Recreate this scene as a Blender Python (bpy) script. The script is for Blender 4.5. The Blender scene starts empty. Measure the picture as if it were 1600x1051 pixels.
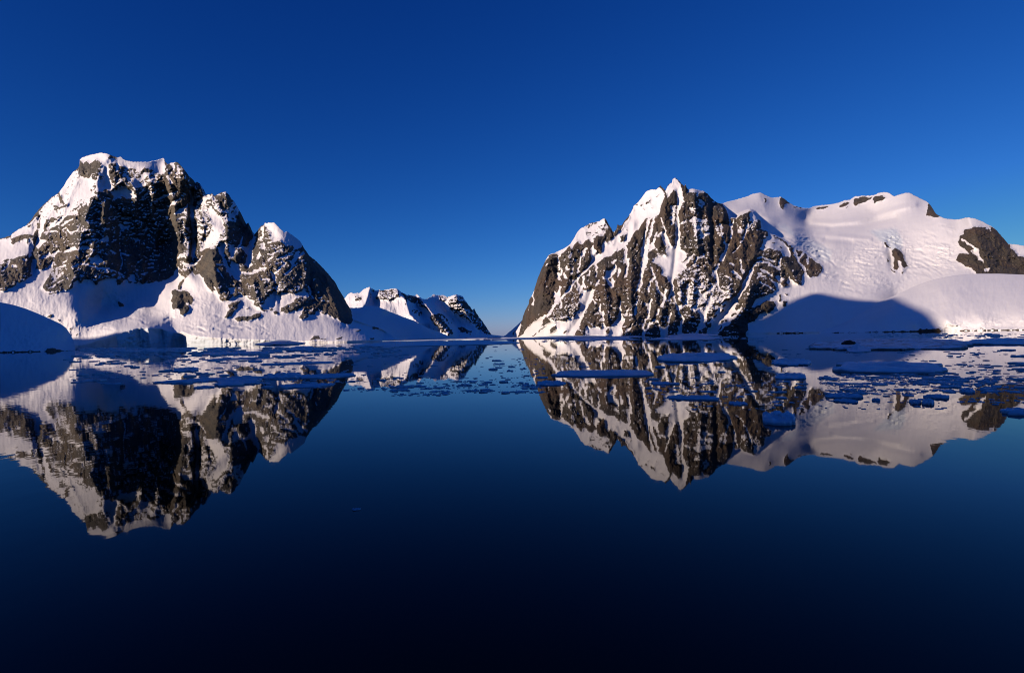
import bpy, math, random
import numpy as np

# ------------------------------------------------------------------ camera, sky, sun, exposure
F_PX = 889.0                     # focal length in units of the 1600 px wide photograph
ROLL = math.radians(1.05)
PITCH = math.radians(-0.10)
CAM = np.array([0.0, 0.0, 10.0])
SUN_A = math.radians(52.0)       # sun azimuth, measured from straight behind the camera towards the left
SUN_E = math.radians(15.0)

scene = bpy.context.scene
Fv = np.array([0.0, math.cos(PITCH), math.sin(PITCH)])
U0 = np.array([0.0, -math.sin(PITCH), math.cos(PITCH)])
R0 = np.array([1.0, 0.0, 0.0])
Rv = math.cos(ROLL) * R0 - math.sin(ROLL) * U0
Uv = math.cos(ROLL) * U0 + math.sin(ROLL) * R0

cam_data = bpy.data.cameras.new('camera')
cam_data.sensor_width = 36.0
cam_data.lens = F_PX / 1600.0 * 36.0
cam_data.clip_start = 0.5
cam_data.clip_end = 200000.0
cam = bpy.data.objects.new('camera', cam_data)
scene.collection.objects.link(cam)
from mathutils import Matrix
cam.matrix_world = Matrix(((Rv[0], Uv[0], -Fv[0], CAM[0]), (Rv[1], Uv[1], -Fv[1], CAM[1]),
                           (Rv[2], Uv[2], -Fv[2], CAM[2]), (0, 0, 0, 1)))
scene.camera = cam

SUNV = np.array([-math.sin(SUN_A) * math.cos(SUN_E), -math.cos(SUN_A) * math.cos(SUN_E), math.sin(SUN_E)])
world = bpy.data.worlds.new('World')
scene.world = world
world.use_nodes = True
wn = world.node_tree.nodes
wl = world.node_tree.links
for n in list(wn):
    wn.remove(n)
wout = wn.new('ShaderNodeOutputWorld')
wbg = wn.new('ShaderNodeBackground')
sky = wn.new('ShaderNodeTexSky')
sky.sky_type = 'NISHITA'
sky.sun_disc = False
sky.sun_elevation = SUN_E
sky.sun_rotation = math.atan2(SUNV[0], SUNV[1])
sky.altitude = 0.0
sky.air_density = 0.7
sky.dust_density = 0.3
sky.ozone_density = 6.0
# saturated slide film: one even colour response over the whole sky
sep = wn.new('ShaderNodeSeparateColor'); com = wn.new('ShaderNodeCombineColor')
wl.new(sky.outputs[0], sep.inputs[0])
for i, (gain, power, top) in enumerate(((0.333, 2.2, 2.6), (0.472, 1.4, 3.6), (1.0, 1.0, 6.2))):
    pw = wn.new('ShaderNodeMath'); pw.operation = 'POWER'; pw.inputs[1].default_value = power
    ml = wn.new('ShaderNodeMath'); ml.operation = 'MULTIPLY'; ml.inputs[1].default_value = gain
    mn = wn.new('ShaderNodeMath'); mn.operation = 'MINIMUM'; mn.inputs[1].default_value = top
    wl.new(sep.outputs[i], pw.inputs[0]); wl.new(pw.outputs[0], ml.inputs[0]); wl.new(ml.outputs[0], mn.inputs[0]); wl.new(mn.outputs[0], com.inputs[i])
wl.new(com.outputs[0], wbg.inputs['Color'])
wbg.inputs['Strength'].default_value = 0.10
wl.new(wbg.outputs[0], wout.inputs['Surface'])

sun_data = bpy.data.lights.new('sun', 'SUN')
sun_data.energy = 5.0
sun_data.angle = math.radians(0.53)
sun_data.color = (1.0, 0.78, 0.62)
sun = bpy.data.objects.new('sun', sun_data)
scene.collection.objects.link(sun)
from mathutils import Vector
sun.rotation_euler = Vector(SUNV).to_track_quat('Z', 'Y').to_euler()
sun.location = (-3000, -2500, 3000)

vs = scene.view_settings
vs.view_transform = 'Standard'
vs.look = 'None'
vs.exposure = 0.0
vs.gamma = 1.0
vs.use_curve_mapping = False
scene.cycles.filter_width = 1.05
scene.cycles.max_bounces = 6
scene.cycles.diffuse_bounces = 0

# ------------------------------------------------------------------ helpers
def rays(x, y):
    """unit-depth view directions for photograph pixels"""
    a = (np.asarray(x, float) - 800.0) / F_PX
    b = (525.5 - np.asarray(y, float)) / F_PX
    return Fv + a[..., None] * Rv + b[..., None] * Uv

def water_depth(x, y, z=0.0):
    """camera depth at which the line of sight meets height z"""
    d = rays(x, y)
    return (z - CAM[2]) / np.minimum(d[..., 2], -1e-4)

def at(x, y, z=0.0):
    """the point of the sea (or of height z) seen at a pixel"""
    d = rays(np.array(float(x)), np.array(float(y)))
    t = (z - CAM[2]) / d[2]
    return CAM + d * t

_rng = np.random.RandomState(7)
_ang = _rng.rand(256, 256) * 2 * np.pi
_GX, _GY = np.cos(_ang), np.sin(_ang)

def gnoise(x, y, seed=0):
    """2-D gradient noise, about -1..1"""
    x = x + seed * 17.31
    y = y + seed * 9.73
    xi = np.floor(x).astype(int); yi = np.floor(y).astype(int)
    fx = x - xi; fy = y - yi
    u = fx * fx * fx * (fx * (fx * 6 - 15) + 10)
    v = fy * fy * fy * (fy * (fy * 6 - 15) + 10)
    def g(ix, iy, dx, dy):
        ix = ix & 255; iy = iy & 255
        return _GX[ix, iy] * dx + _GY[ix, iy] * dy
    n00 = g(xi, yi, fx, fy); n10 = g(xi + 1, yi, fx - 1, fy)
    n01 = g(xi, yi + 1, fx, fy - 1); n11 = g(xi + 1, yi + 1, fx - 1, fy - 1)
    return 1.5 * ((n00 * (1 - u) + n10 * u) * (1 - v) + (n01 * (1 - u) + n11 * u) * v)

def fbm(x, y, octaves=4, seed=0, gain=0.5):
    s = 0.0; a = 1.0
    for o in range(octaves):
        s = s + a * gnoise(x * 2 ** o, y * 2 ** o, seed + o * 3)
        a *= gain
    return s

def ridged(x, y, octaves=4, seed=0, gain=0.5):
    s = 0.0; a = 1.0
    for o in range(octaves):
        s = s + a * (1 - 2 * np.abs(gnoise(x * 2 ** o, y * 2 ** o, seed + o * 3)))
        a *= gain
    return s

def pts(text):
    return np.array([[float(v) for v in p.split(',')] for p in text.split()])

def curve(text):
    p = pts(text)
    return lambda x: np.interp(x, p[:, 0], p[:, 1])

class TPS:
    """smooth surface of inverse depth through surveyed points (a plane stays a plane)"""
    def __init__(self, p, lam=2e-4):
        self.p = p[:, :2] / 100.0
        n = len(p)
        d2 = ((self.p[:, None] - self.p[None]) ** 2).sum(-1)
        K = 0.5 * d2 * np.log(d2 + 1e-12) + lam * np.eye(n)
        A = np.zeros((n + 3, n + 3))
        A[:n, :n] = K
        A[:n, n] = 1; A[:n, n + 1:] = self.p
        A[n, :n] = 1; A[n + 1:, :n] = self.p.T
        b = np.zeros(n + 3); b[:n] = 1000.0 / p[:, 2]
        self.c = np.linalg.solve(A, b)
    def __call__(self, x, y):
        n = len(self.p)
        out = self.c[n] + self.c[n + 1] * x / 100 + self.c[n + 2] * y / 100
        for i in range(n):
            d2 = (x / 100 - self.p[i, 0]) ** 2 + (y / 100 - self.p[i, 1]) ** 2
            out = out + self.c[i] * 0.5 * d2 * np.log(d2 + 1e-12)
        return out / 1000.0

class Sheet:
    """a map over part of the survey on which areas and bands are laid down in order"""
    S = 2.0
    def __init__(self, x0, x1, y0, y1, base):
        self.x0, self.y0 = x0, y0
        self.w = int((x1 - x0) * self.S); self.h = int((y1 - y0) * self.S)
        self.a = np.full((self.h, self.w), float(base))
    def _box(self, p, m):
        i0 = max(0, int((p[:, 0].min() - m - self.x0) * self.S)); i1 = min(self.w, int((p[:, 0].max() + m - self.x0) * self.S) + 2)
        j0 = max(0, int((p[:, 1].min() - m - self.y0) * self.S)); j1 = min(self.h, int((p[:, 1].max() + m - self.y0) * self.S) + 2)
        if i1 <= i0 or j1 <= j0:
            return None
        X, Y = np.meshgrid(self.x0 + (np.arange(i0, i1) + .5) / self.S, self.y0 + (np.arange(j0, j1) + .5) / self.S)
        return i0, i1, j0, j1, X, Y
    def poly(self, val, p):
        b = self._box(p, 1)
        if b is None: return
        i0, i1, j0, j1, X, Y = b
        ins = np.zeros(X.shape, bool)
        q = np.roll(p, -1, 0)
        for (ax, ay), (bx, by) in zip(p, q):
            if ay == by: continue
            c = ((ay > Y) != (by > Y)) & (X < (bx - ax) * (Y - ay) / (by - ay) + ax)
            ins ^= c
        self.a[j0:j1, i0:i1][ins] = val
    def dist(self, p, X, Y):
        D = np.full(X.shape, 1e9)
        for (ax, ay), (bx, by) in zip(p[:-1], p[1:]):
            dx, dy = bx - ax, by - ay
            t = np.clip(((X - ax) * dx + (Y - ay) * dy) / (dx * dx + dy * dy + 1e-9), 0, 1)
            D = np.minimum(D, np.hypot(X - ax - t * dx, Y - ay - t * dy))
        return D
    def line(self, val, width, p):
        b = self._box(p, width)
        if b is None: return
        i0, i1, j0, j1, X, Y = b
        ins = self.dist(p, X, Y) < width / 2
        self.a[j0:j1, i0:i1][ins] = val
    def tent(self, amp, width, p):
        b = self._box(p, width)
        if b is None: return
        i0, i1, j0, j1, X, Y = b
        t = np.clip(1 - self.dist(p, X, Y) / width, 0, 1)
        self.a[j0:j1, i0:i1] += amp * t * (0.6 + 0.4 * t)
    def lay(self, text):
        for ln in text.strip().splitlines():
            ln = ln.split('#')[0].strip()
            if not ln: continue
            k = ln.split()
            if k[0] == 'p': self.poly(float(k[1]), pts(' '.join(k[2:])))
            elif k[0] == 'l': self.line(float(k[1]), float(k[2]), pts(' '.join(k[3:])))
            elif k[0] == 'r': self.tent(float(k[1]), float(k[2]), pts(' '.join(k[3:])))
        return self
    def blurred(self, sig):
        s = Sheet.__new__(Sheet); s.__dict__.update(self.__dict__)
        s.a = blur(self.a, sig * self.S)
        return s
    def __call__(self, x, y):
        u = np.clip((x - self.x0) * self.S - .5, 0, self.w - 1.001); v = np.clip((y - self.y0) * self.S - .5, 0, self.h - 1.001)
        i = u.astype(int); j = v.astype(int); fu = u - i; fv = v - j
        a = self.a
        return (a[j, i] * (1 - fu) + a[j, i + 1] * fu) * (1 - fv) + (a[j + 1, i] * (1 - fu) + a[j + 1, i + 1] * fu) * fv

def blur(a, sig):
    r = max(1, int(sig * 2.5))
    k = np.exp(-0.5 * (np.arange(-r, r + 1) / sig) ** 2); k /= k.sum()
    p = np.pad(a, ((r, r), (0, 0)), mode='edge')
    a = sum(k[i] * p[i:i + a.shape[0]] for i in range(2 * r + 1))
    p = np.pad(a, ((0, 0), (r, r)), mode='edge')
    return sum(k[i] * p[:, i:i + a.shape[1]] for i in range(2 * r + 1))

def smooth(t):
    t = np.clip(t, 0, 1)
    return t * t * (3 - 2 * t)

# ------------------------------------------------------------------ materials
def new_mat(name):
    m = bpy.data.materials.new(name)
    m.use_nodes = True
    nt = m.node_tree
    for n in list(nt.nodes):
        nt.nodes.remove(n)
    out = nt.nodes.new('ShaderNodeOutputMaterial')
    bs = nt.nodes.new('ShaderNodeBsdfPrincipled')
    nt.links.new(bs.outputs[0], out.inputs['Surface'])
    return m, nt, bs

def noise_node(nt, coord, scale, detail=4, rough=0.55, loc=None):
    n = nt.nodes.new('ShaderNodeTexNoise')
    n.inputs['Scale'].default_value = scale
    n.inputs['Detail'].default_value = detail
    n.inputs['Roughness'].default_value = rough
    nt.links.new(coord, n.inputs['Vector'])
    return n.outputs['Fac']

def math_node(nt, op, a, b=None, c=None, clamp=False):
    n = nt.nodes.new('ShaderNodeMath'); n.operation = op; n.use_clamp = clamp
    for i, v in enumerate((a, b, c)):
        if v is None: continue
        if isinstance(v, (int, float)): n.inputs[i].default_value = v
        else: nt.links.new(v, n.inputs[i])
    return n.outputs[0]

def ramp_node(nt, fac, stops):
    n = nt.nodes.new('ShaderNodeValToRGB')
    el = n.color_ramp.elements
    while len(el) < len(stops): el.new(0.5)
    for e, (p, c) in zip(el, stops):
        e.position = p; e.color = (*c, 1)
    nt.links.new(fac, n.inputs[0])
    return n.outputs[0]

def mix_col(nt, fac, a, b):
    n = nt.nodes.new('ShaderNodeMix'); n.data_type = 'RGBA'
    if isinstance(fac, (int, float)): n.inputs[0].default_value = fac
    else: nt.links.new(fac, n.inputs[0])
    for s, v in ((n.inputs[6], a), (n.inputs[7], b)):
        if isinstance(v, tuple): s.default_value = (*v, 1)
        else: nt.links.new(v, s)
    return n.outputs[2]

def mountain_material(name, rock_a=(0.045, 0.042, 0.038), rock_b=(0.105, 0.09, 0.07), rock_c=(0.085, 0.06, 0.042), k=1.0):
    m, nt, bs = new_mat(name)
    geo = nt.nodes.new('ShaderNodeNewGeometry')
    pos = geo.outputs['Position']
    def attr(nm):
        a = nt.nodes.new('ShaderNodeAttribute'); a.attribute_name = nm
        return a.outputs['Fac']
    snow, ice = attr('snow'), attr('ice')
    n1 = noise_node(nt, pos, 0.11 * k, 5, 0.65)
    t = math_node(nt, 'MULTIPLY_ADD', math_node(nt, 'SUBTRACT', n1, 0.5), 0.9, snow)
    mr = nt.nodes.new('ShaderNodeMapRange'); mr.interpolation_type = 'SMOOTHSTEP'
    mr.inputs['From Min'].default_value = -0.14; mr.inputs['From Max'].default_value = 0.14
    nt.links.new(t, mr.inputs['Value'])
    sf = mr.outputs[0]
    # rock: broad beds and stains, fine speckle
    mp = nt.nodes.new('ShaderNodeMapping'); mp.inputs['Scale'].default_value = (1, 1, 0.35)
    nt.links.new(pos, mp.inputs['Vector'])
    r1 = noise_node(nt, mp.outputs[0], 0.02 * k, 6, 0.65)
    r2 = noise_node(nt, pos, 0.006 * k, 3, 0.5)
    r3 = noise_node(nt, pos, 0.35 * k, 4, 0.7)
    rock = ramp_node(nt, r1, [(0.3, rock_a), (0.52, tuple(.5 * (a + b) for a, b in zip(rock_a, rock_b))), (0.72, rock_b)])
    rock = mix_col(nt, ramp_node(nt, r2, [(0.45, (0, 0, 0)), (0.6, (0.7, 0.7, 0.7))]), rock, rock_c)
    rock = mix_col(nt, ramp_node(nt, r3, [(0.36, (0.75, 0.75, 0.75)), (0.56, (0, 0, 0))]), rock, (0.03, 0.03, 0.03))
    s1 = noise_node(nt, pos, 0.012 * k, 4, 0.6)
    snowc = ramp_node(nt, s1, [(0.3, (0.84, 0.85, 0.87)), (0.7, (0.90, 0.90, 0.91))])
    snowc = mix_col(nt, ice, snowc, (0.50, 0.70, 0.82))
    nt.links.new(mix_col(nt, sf, rock, snowc), bs.inputs['Base Color'])
    nt.links.new(math_node(nt, 'MULTIPLY_ADD', sf, -0.25, 0.85), bs.inputs['Roughness'])
    bs.inputs['Specular IOR Level'].default_value = 0.25
    bp = nt.nodes.new('ShaderNodeBump')
    bp.inputs['Distance'].default_value = 4.5 / k
    nt.links.new(math_node(nt, 'MULTIPLY_ADD', sf, -0.75, 0.85), bp.inputs['Strength'])
    nt.links.new(noise_node(nt, pos, 0.22 * k, 5, 0.65), bp.inputs['Height'])
    nt.links.new(bp.outputs[0], bs.inputs['Normal'])
    return m

def floe_material(name, blue=0.0, dirt=0.0):
    m, nt, bs = new_mat(name)
    geo = nt.nodes.new('ShaderNodeNewGeometry')
    pos = geo.outputs['Position']
    n1 = noise_node(nt, pos, 0.5, 5, 0.6)
    c = ramp_node(nt, n1, [(0.3, (0.60, 0.68, 0.76)), (0.6, (0.82, 0.84, 0.87))])
    sep = nt.nodes.new('ShaderNodeSeparateXYZ'); nt.links.new(pos, sep.inputs[0])
    mr = nt.nodes.new('ShaderNodeMapRange')
    mr.inputs['From Min'].default_value = 0.05; mr.inputs['From Max'].default_value = 0.45
    mr.inputs['To Min'].default_value = 0.75; mr.inputs['To Max'].default_value = blue
    nt.links.new(sep.outputs[2], mr.inputs['Value'])
    c = mix_col(nt, mr.outputs[0], c, (0.22, 0.48, 0.62))          # wet, bare ice at the waterline
    if dirt:
        n2 = noise_node(nt, pos, 0.12, 4, 0.6)
        c = mix_col(nt, ramp_node(nt, n2, [(0.5, (0, 0, 0)), (0.62, (dirt, dirt, dirt))]), c, (0.05, 0.05, 0.055))
    nt.links.new(c, bs.inputs['Base Color'])
    bs.inputs['Roughness'].default_value = 0.55
    bs.inputs['Specular IOR Level'].default_value = 0.3
    bp = nt.nodes.new('ShaderNodeBump'); bp.inputs['Distance'].default_value = 0.25; bp.inputs['Strength'].default_value = 0.6
    nt.links.new(noise_node(nt, pos, 1.3, 5, 0.6), bp.inputs['Height'])
    nt.links.new(bp.outputs[0], bs.inputs['Normal'])
    return m

# ------------------------------------------------------------------ mesh builders
def np_mesh(name, co, faces, attrs=None, normals=None):
    me = bpy.data.meshes.new(name)
    me.vertices.add(len(co)); me.vertices.foreach_set('co', np.ascontiguousarray(co, np.float32).ravel())
    nf = len(faces)
    me.loops.add(nf * 4); me.polygons.add(nf)
    me.loops.foreach_set('vertex_index', np.ascontiguousarray(faces, np.int32).ravel())
    me.polygons.foreach_set('loop_start', np.arange(0, nf * 4, 4, dtype=np.int32))
    me.polygons.foreach_set('loop_total', np.full(nf, 4, np.int32))
    me.polygons.foreach_set('use_smooth', np.ones(nf, bool))
    for k, v in (attrs or {}).items():
        a = me.attributes.new(k, 'FLOAT', 'POINT'); a.data.foreach_set('value', np.ascontiguousarray(v, np.float32))
    me.update(calc_edges=True)
    if normals is not None:
        me.normals_split_custom_set_from_vertices(normals.astype(np.float32))
    me.validate()
    return me

def grid_faces(nr, nc):
    i = np.arange(nr * nc).reshape(nr, nc)
    return np.stack([i[:-1, :-1], i[:-1, 1:], i[1:, 1:], i[1:, :-1]], -1).reshape(-1, 4)

def vert_normals(co, faces):
    a, b, c, d = (co[faces[:, i]] for i in range(4))
    n = np.cross(c - a, d - b)
    vn = np.zeros_like(co)
    for i in range(4):
        for k in range(3):
            vn[:, k] += np.bincount(faces[:, i], n[:, k], len(co))
    return vn / (np.linalg.norm(vn, axis=1, keepdims=True) + 1e-9)

def add_obj(name, me, mat, parent=None, label=None, cat=None, group=None, kind=None):
    o = bpy.data.objects.new(name, me)
    if mat is not None and me is not None and len(me.materials) == 0:
        me.materials.append(mat)
    scene.collection.objects.link(o)
    if parent is not None: o.parent = parent
    if label: o['label'] = label
    if cat: o['category'] = cat
    if group: o['group'] = group
    if kind: o['kind'] = kind
    return o

def terrain(name, x0, x1, sky_t, shore_t, ctrl_t, mat, paint='', base=1.0, relief='', rough='', ice='', cliff_t=None, step=1.0, nrow=260,
            overlays=(), amp=1.0, bulge=1.0, seed=1, aniso=1.0, jag=0.7, back=1.0, label=None, splits=(), snow_rough=0.12, speck=0.75, vdir=0.0, ledges=2.2, flute=2.0, lodge=2.4):
    """land surveyed from the ship: skyline, waterline and depths give the ground; ribs, gullies and roughness are added to it"""
    skyf, shoref = curve(sky_t), curve(shore_t)
    clifff = curve(cliff_t) if cliff_t else shoref
    xs = np.arange(x0, x1 + step / 2, step)
    sk = skyf(xs); sh = shoref(xs)
    sk = sk + jag * gnoise(xs / 3.1, xs * 0 + seed, seed) + 0.6 * jag * gnoise(xs / 1.4, xs * 0 + seed * 2, seed)
    sk = np.minimum(sk, sh - 0.4)
    t = np.linspace(0, 1, nrow)
    X = np.repeat(xs[None], nrow, 0)
    Yp = sh[None] + (sk - sh)[None] * t[:, None]
    ymin, ymax = min(sk.min(), pts(sky_t)[:, 1].min()) - 6, sh.max() + 6
    bx = (x0 - 6, x1 + 6, ymin, ymax)
    snow = Sheet(*bx, base).lay(paint)
    rockr = Sheet(*bx, 0); rockr.a = (snow.a < 0).astype(float)
    b1, b2, b3 = rockr.blurred(7), rockr.blurred(2.6), rockr.blurred(1.1)
    rel = Sheet(*bx, 0).lay(relief).blurred(1.2)
    rgh = Sheet(*bx, 0).lay(rough).blurred(5)
    icy = Sheet(*bx, 0).lay(ice).blurred(2)
    # depth surface
    def survey(text, shore=True):
        c = [list(map(float, p.split(','))) for p in text.split()]
        if shore:
            for x in np.arange(x0, x1 + 1, max(12, (x1 - x0) / 32)):
                c.append([x, float(clifff(x)), float(water_depth(np.array(x), np.array(float(shoref(x)))))])
        return TPS(np.array(c))
    Ye = np.minimum(Yp, clifff(xs)[None])
    W = survey(ctrl_t)(X, Ye)
    for otext, opoly, osig, oshore in overlays:
        m = Sheet(*bx, 0); m.poly(1, pts(opoly)); m = m.blurred(osig)(X, Yp)
        W = W * (1 - m) + survey(otext, oshore)(X, Ye) * m
    D = 1.0 / np.clip(W, 1 / 9000.0, 1 / 300.0)
    D[0] = water_depth(xs, sh)
    D = np.maximum.accumulate(D, 0)                      # the ground never leans out over itself
    # paint with wandering edges
    wx = 1.6 * fbm(X / 9, Yp / 9, 3, seed + 40); wy = 1.6 * fbm(X / 9, Yp / 9, 3, seed + 60)
    ps = snow.blurred(0.55)(X + wx, Yp + wy)
    rocky = np.clip(b2(X + wx, Yp + wy), 0, 1)
    px = D / F_PX                                        # metres per pixel there
    big = fbm(X / 55, Yp / 55, 3, seed + 90)
    ux, uy = X + vdir * (Yp - 450) + 9 * big, Yp + 9 * fbm(X / 48, Yp / 48, 3, seed + 95)
    rr = (9.0 * ridged(ux / 34, uy / (34 * aniso), 2, seed) + 7.0 * ridged(ux / 15 + .3 * wx, uy / (15 * aniso), 3, seed + 5)
          + 4.4 * fbm(X / 5.5, Yp / (5.5 * max(1, aniso * .6)), 3, seed + 11, 0.6))
    # ledges: stepped beds crossing the face
    lv = Yp / 9.0 + 0.9 * fbm(X / 45, Yp / 45, 3, seed + 21) + 0.12 * X / 9.0
    ledge = (np.abs((lv % 1.0) - 0.5) * 2) ** 3
    rr = rr + ledges * ledge
    sr = 6.0 * fbm(X / 40, Yp / 40, 3, seed + 31) + 2.6 * fbm(X / 9, Yp / 14, 3, seed + 33, .55) + flute * gnoise(X / 3.4 + .4 * wx, Yp / 26, seed + 36)
    ser = 9 * ridged(X / 13, Yp / 7, 3, seed + 71, .6) + 3 * fbm(X / 4, Yp / 3, 3, seed + 75, .65)
    g = rgh(X, Yp) * smooth(0.45 + 0.8 * fbm(X / 42, Yp / 26, 3, seed + 98))
    ser = ser + 10 * fbm(X / 55, Yp / 30, 2, seed + 99) + 7 * np.clip(ridged(X / 24 + .5 * big, Yp / 9, 2, seed + 101) - .55, 0, 1)
    dd = -(rr * rocky * amp) + sr * snow_rough * 4 * (1 - rocky) - ser * g
    dd = dd - bulge * (9 * b1(X + wx, Yp + wy) + 8 * rocky + 3 * b3(X + wx, Yp + wy))
    edge = smooth((Yp - sk[None]) / 10.0) * 0.75 + 0.25
    D2 = D + dd * (px / 2.3) * edge + rel(X, Yp)
    P = CAM + D2[..., None] * rays(X, Yp)
    P[0, :, 2] = -4.0
    P[1:, :, 2] = np.maximum(P[1:, :, 2], -3.0)
    # snow lodges on ledges and leaves steep rock
    co = P.reshape(-1, 3); fc = grid_faces(nrow, len(xs))
    vn = vert_normals(co, fc)
    if np.mean(vn[:, 2]) < 0: vn = -vn
    nz = vn[:, 2].reshape(X.shape)
    nzb = blur(nz, 5.0)
    spk = 0.62 * fbm(X / 3.6, Yp / 3.0, 3, seed + 81, .75) + 0.35 * fbm(X / 11, Yp / 9, 2, seed + 84)
    dots = np.clip(gnoise(X / 2.3 + wx, Yp / 2.1 + wy, seed + 121) - 0.42, 0, 1) * 2.2 + np.clip(gnoise(X / 4.1 + wx, Yp / 3.6, seed + 123) - 0.5, 0, 1) * 2.0
    s = ps + dots * (ps < 0.3) * np.clip(1.9 + ps * 1.1, 0, 1) + speck * spk + np.clip((nz - nzb) * lodge, -0.8, 0.9) * np.clip(1.1 - np.abs(ps) * .45, .2, 1)
    # far side of the ridge
    top = P[-1]; dirh = rays(xs, sk)[:, :2]; dirh = dirh / np.linalg.norm(dirh, axis=1, keepdims=True)
    rows = [P]
    svals = [s]
    zt = np.maximum(top[:, 2], 1.0)
    hsm = np.convolve(np.pad(zt, 12, mode='edge'), np.ones(25) / 25, 'valid')
    for k, (dist, fz) in enumerate(((8, .995), (40, .95), (130, .83), (300, .62), (520, .34), (760, .0))):
        q = top.copy()
        q[:, :2] += dirh * dist * back
        z = (zt * (1 - k / 5.) + hsm * (k / 5.)) * fz
        q[:, 2] = np.where(k == 5, -4.0, z + (0 if k < 2 else 1) * 0.03 * hsm * gnoise(xs / 17, xs * 0 + k, seed))
        rows.append(q[None]); svals.append(np.full((1, len(xs)), 0.6))
    P = np.concatenate(rows); s = np.concatenate(svals)
    ic = np.concatenate([icy(X, Yp), np.zeros((6, len(xs)))])
    nr, nc = P.shape[:2]
    co = P.reshape(-1, 3); fc = grid_faces(nr, nc)
    n = vert_normals(co, fc)
    flip = np.mean(n[: nrow * nc, 2]) < 0
    if flip: n = -n; fc = fc[:, ::-1]
    att = {'snow': s.ravel(), 'ice': np.clip(ic.ravel(), 0, 1)}
    # one object, or several pieces of land cut from the same ground
    out = []
    fx = np.concatenate([X, np.repeat(xs[None], 6, 0)]); fy = np.concatenate([Yp, np.repeat(sk[None] - 3, 6, 0)])
    left = np.ones(len(fc), bool)
    cells = (np.arange(nr - 1)[:, None] * nc + np.arange(nc - 1)[None]).ravel()
    made = {}
    for (nm, lab, poly, par) in list(splits) + [(name, label, None, None)]:
        if poly is None: sel = left
        else:
            m = Sheet(*bx, 0); m.poly(1, pts(poly))
            sel = left & (m(fx.ravel()[cells], fy.ravel()[cells]) > .5)
            left = left & ~sel
        f = fc[sel]
        used = np.unique(f)
        remap = np.full(len(co), -1); remap[used] = np.arange(len(used))
        me = np_mesh(nm, co[used], remap[f], {k: v[used] for k, v in att.items()}, n[used])
        o = add_obj(nm, me, mat, label=lab, kind=None if par else 'structure')
        made.setdefault(nm, o)
        out.append((o, par))
    for o, par in out:
        if par: o.parent = made[par]
    return made

# ================================================================== the setting
M_LEFT = mountain_material('left_mountain_rock_and_snow', (0.078, 0.076, 0.070), (0.20, 0.18, 0.138), (0.175, 0.142, 0.10))
M_RIGHT = mountain_material('right_mountain_rock_and_snow', (0.055, 0.049, 0.042), (0.14, 0.118, 0.092), (0.132, 0.09, 0.062))
M_FAR = mountain_material('far_mountain_rock_and_snow', (0.045, 0.043, 0.042), (0.09, 0.08, 0.07), (0.085, 0.07, 0.06), 0.5)

# ---- sea
m_water, nt, bs = new_mat('calm_sea_water')
bs.inputs['Base Color'].default_value = (0.0004, 0.0007, 0.0012, 1)
bs.inputs['Roughness'].default_value = 0.018
bs.inputs['IOR'].default_value = 1.17
geo = nt.nodes.new('ShaderNodeNewGeometry')
mpw = nt.nodes.new('ShaderNodeMapping'); mpw.inputs['Scale'].default_value = (1.0, 0.6, 1.0)
nt.links.new(geo.outputs['Position'], mpw.inputs['Vector'])
w1 = noise_node(nt, mpw.outputs[0], 0.035, 2, 0.5)
w2 = noise_node(nt, mpw.outputs[0], 0.45, 2, 0.5)
patch = ramp_node(nt, noise_node(nt, mpw.outputs[0], 0.012, 3, 0.55), [(0.42, (0.15, 0.15, 0.15)), (0.62, (1, 1, 1))])
hgt = math_node(nt, 'ADD', math_node(nt, 'MULTIPLY', w1, 0.040), math_node(nt, 'MULTIPLY', math_node(nt, 'MULTIPLY', w2, patch), 0.010))
bp = nt.nodes.new('ShaderNodeBump'); bp.inputs['Distance'].default_value = 1.0; bp.inputs['Strength'].default_value = 1.0
nt.links.new(hgt, bp.inputs['Height']); nt.links.new(bp.outputs[0], bs.inputs['Normal'])
wv = np.array([[-60000, -20000, 0], [60000, -20000, 0], [60000, 90000, 0], [-60000, 90000, 0]], float)
add_obj('water', np_mesh('water', wv, np.array([[0, 1, 2, 3]])), m_water, label='calm dark blue sea mirroring the mountains and sky', kind='structure')

def crevasses(poly_t, count, seed, amp, tilt=0.0, length=(6, 22)):
    """open cracks across the flow of a glacier, as short gullies"""
    p = pts(poly_t); rg = random.Random(seed); out = []
    x0, y0 = p.min(0); x1, y1 = p.max(0)
    q = np.roll(p, -1, 0)
    while len(out) < count:
        x, y = rg.uniform(x0, x1), rg.uniform(y0, y1)
        ins = False
        for (ax, ay), (bx, by) in zip(p, q):
            if (ay > y) != (by > y) and x < (bx - ax) * (y - ay) / (by - ay) + ax: ins = not ins
        if not ins: continue
        L = rg.uniform(*length); bow = rg.uniform(-.12, .22) * L; t = tilt + rg.uniform(-.3, .3)
        a = amp * rg.uniform(.5, 1.3); w = rg.uniform(1.2, 2.4)
        pl = ' '.join('%.1f,%.1f' % (x + u * L / 2, y + u * L / 2 * t + bow * (u * u - 1)) for u in (-1, -.5, 0, .5, 1))
        out.append('r %.1f %.1f %s' % (a, w, pl))
        out.append('r %.1f %.1f %s' % (-a * .5, w * 1.3, ' '.join('%.1f,%.1f' % (x + u * L / 2, y + 2.2 + u * L / 2 * t + bow * (u * u - 1)) for u in (-1, 0, 1))))
    return '\n'.join(out) + '\n'

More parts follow.
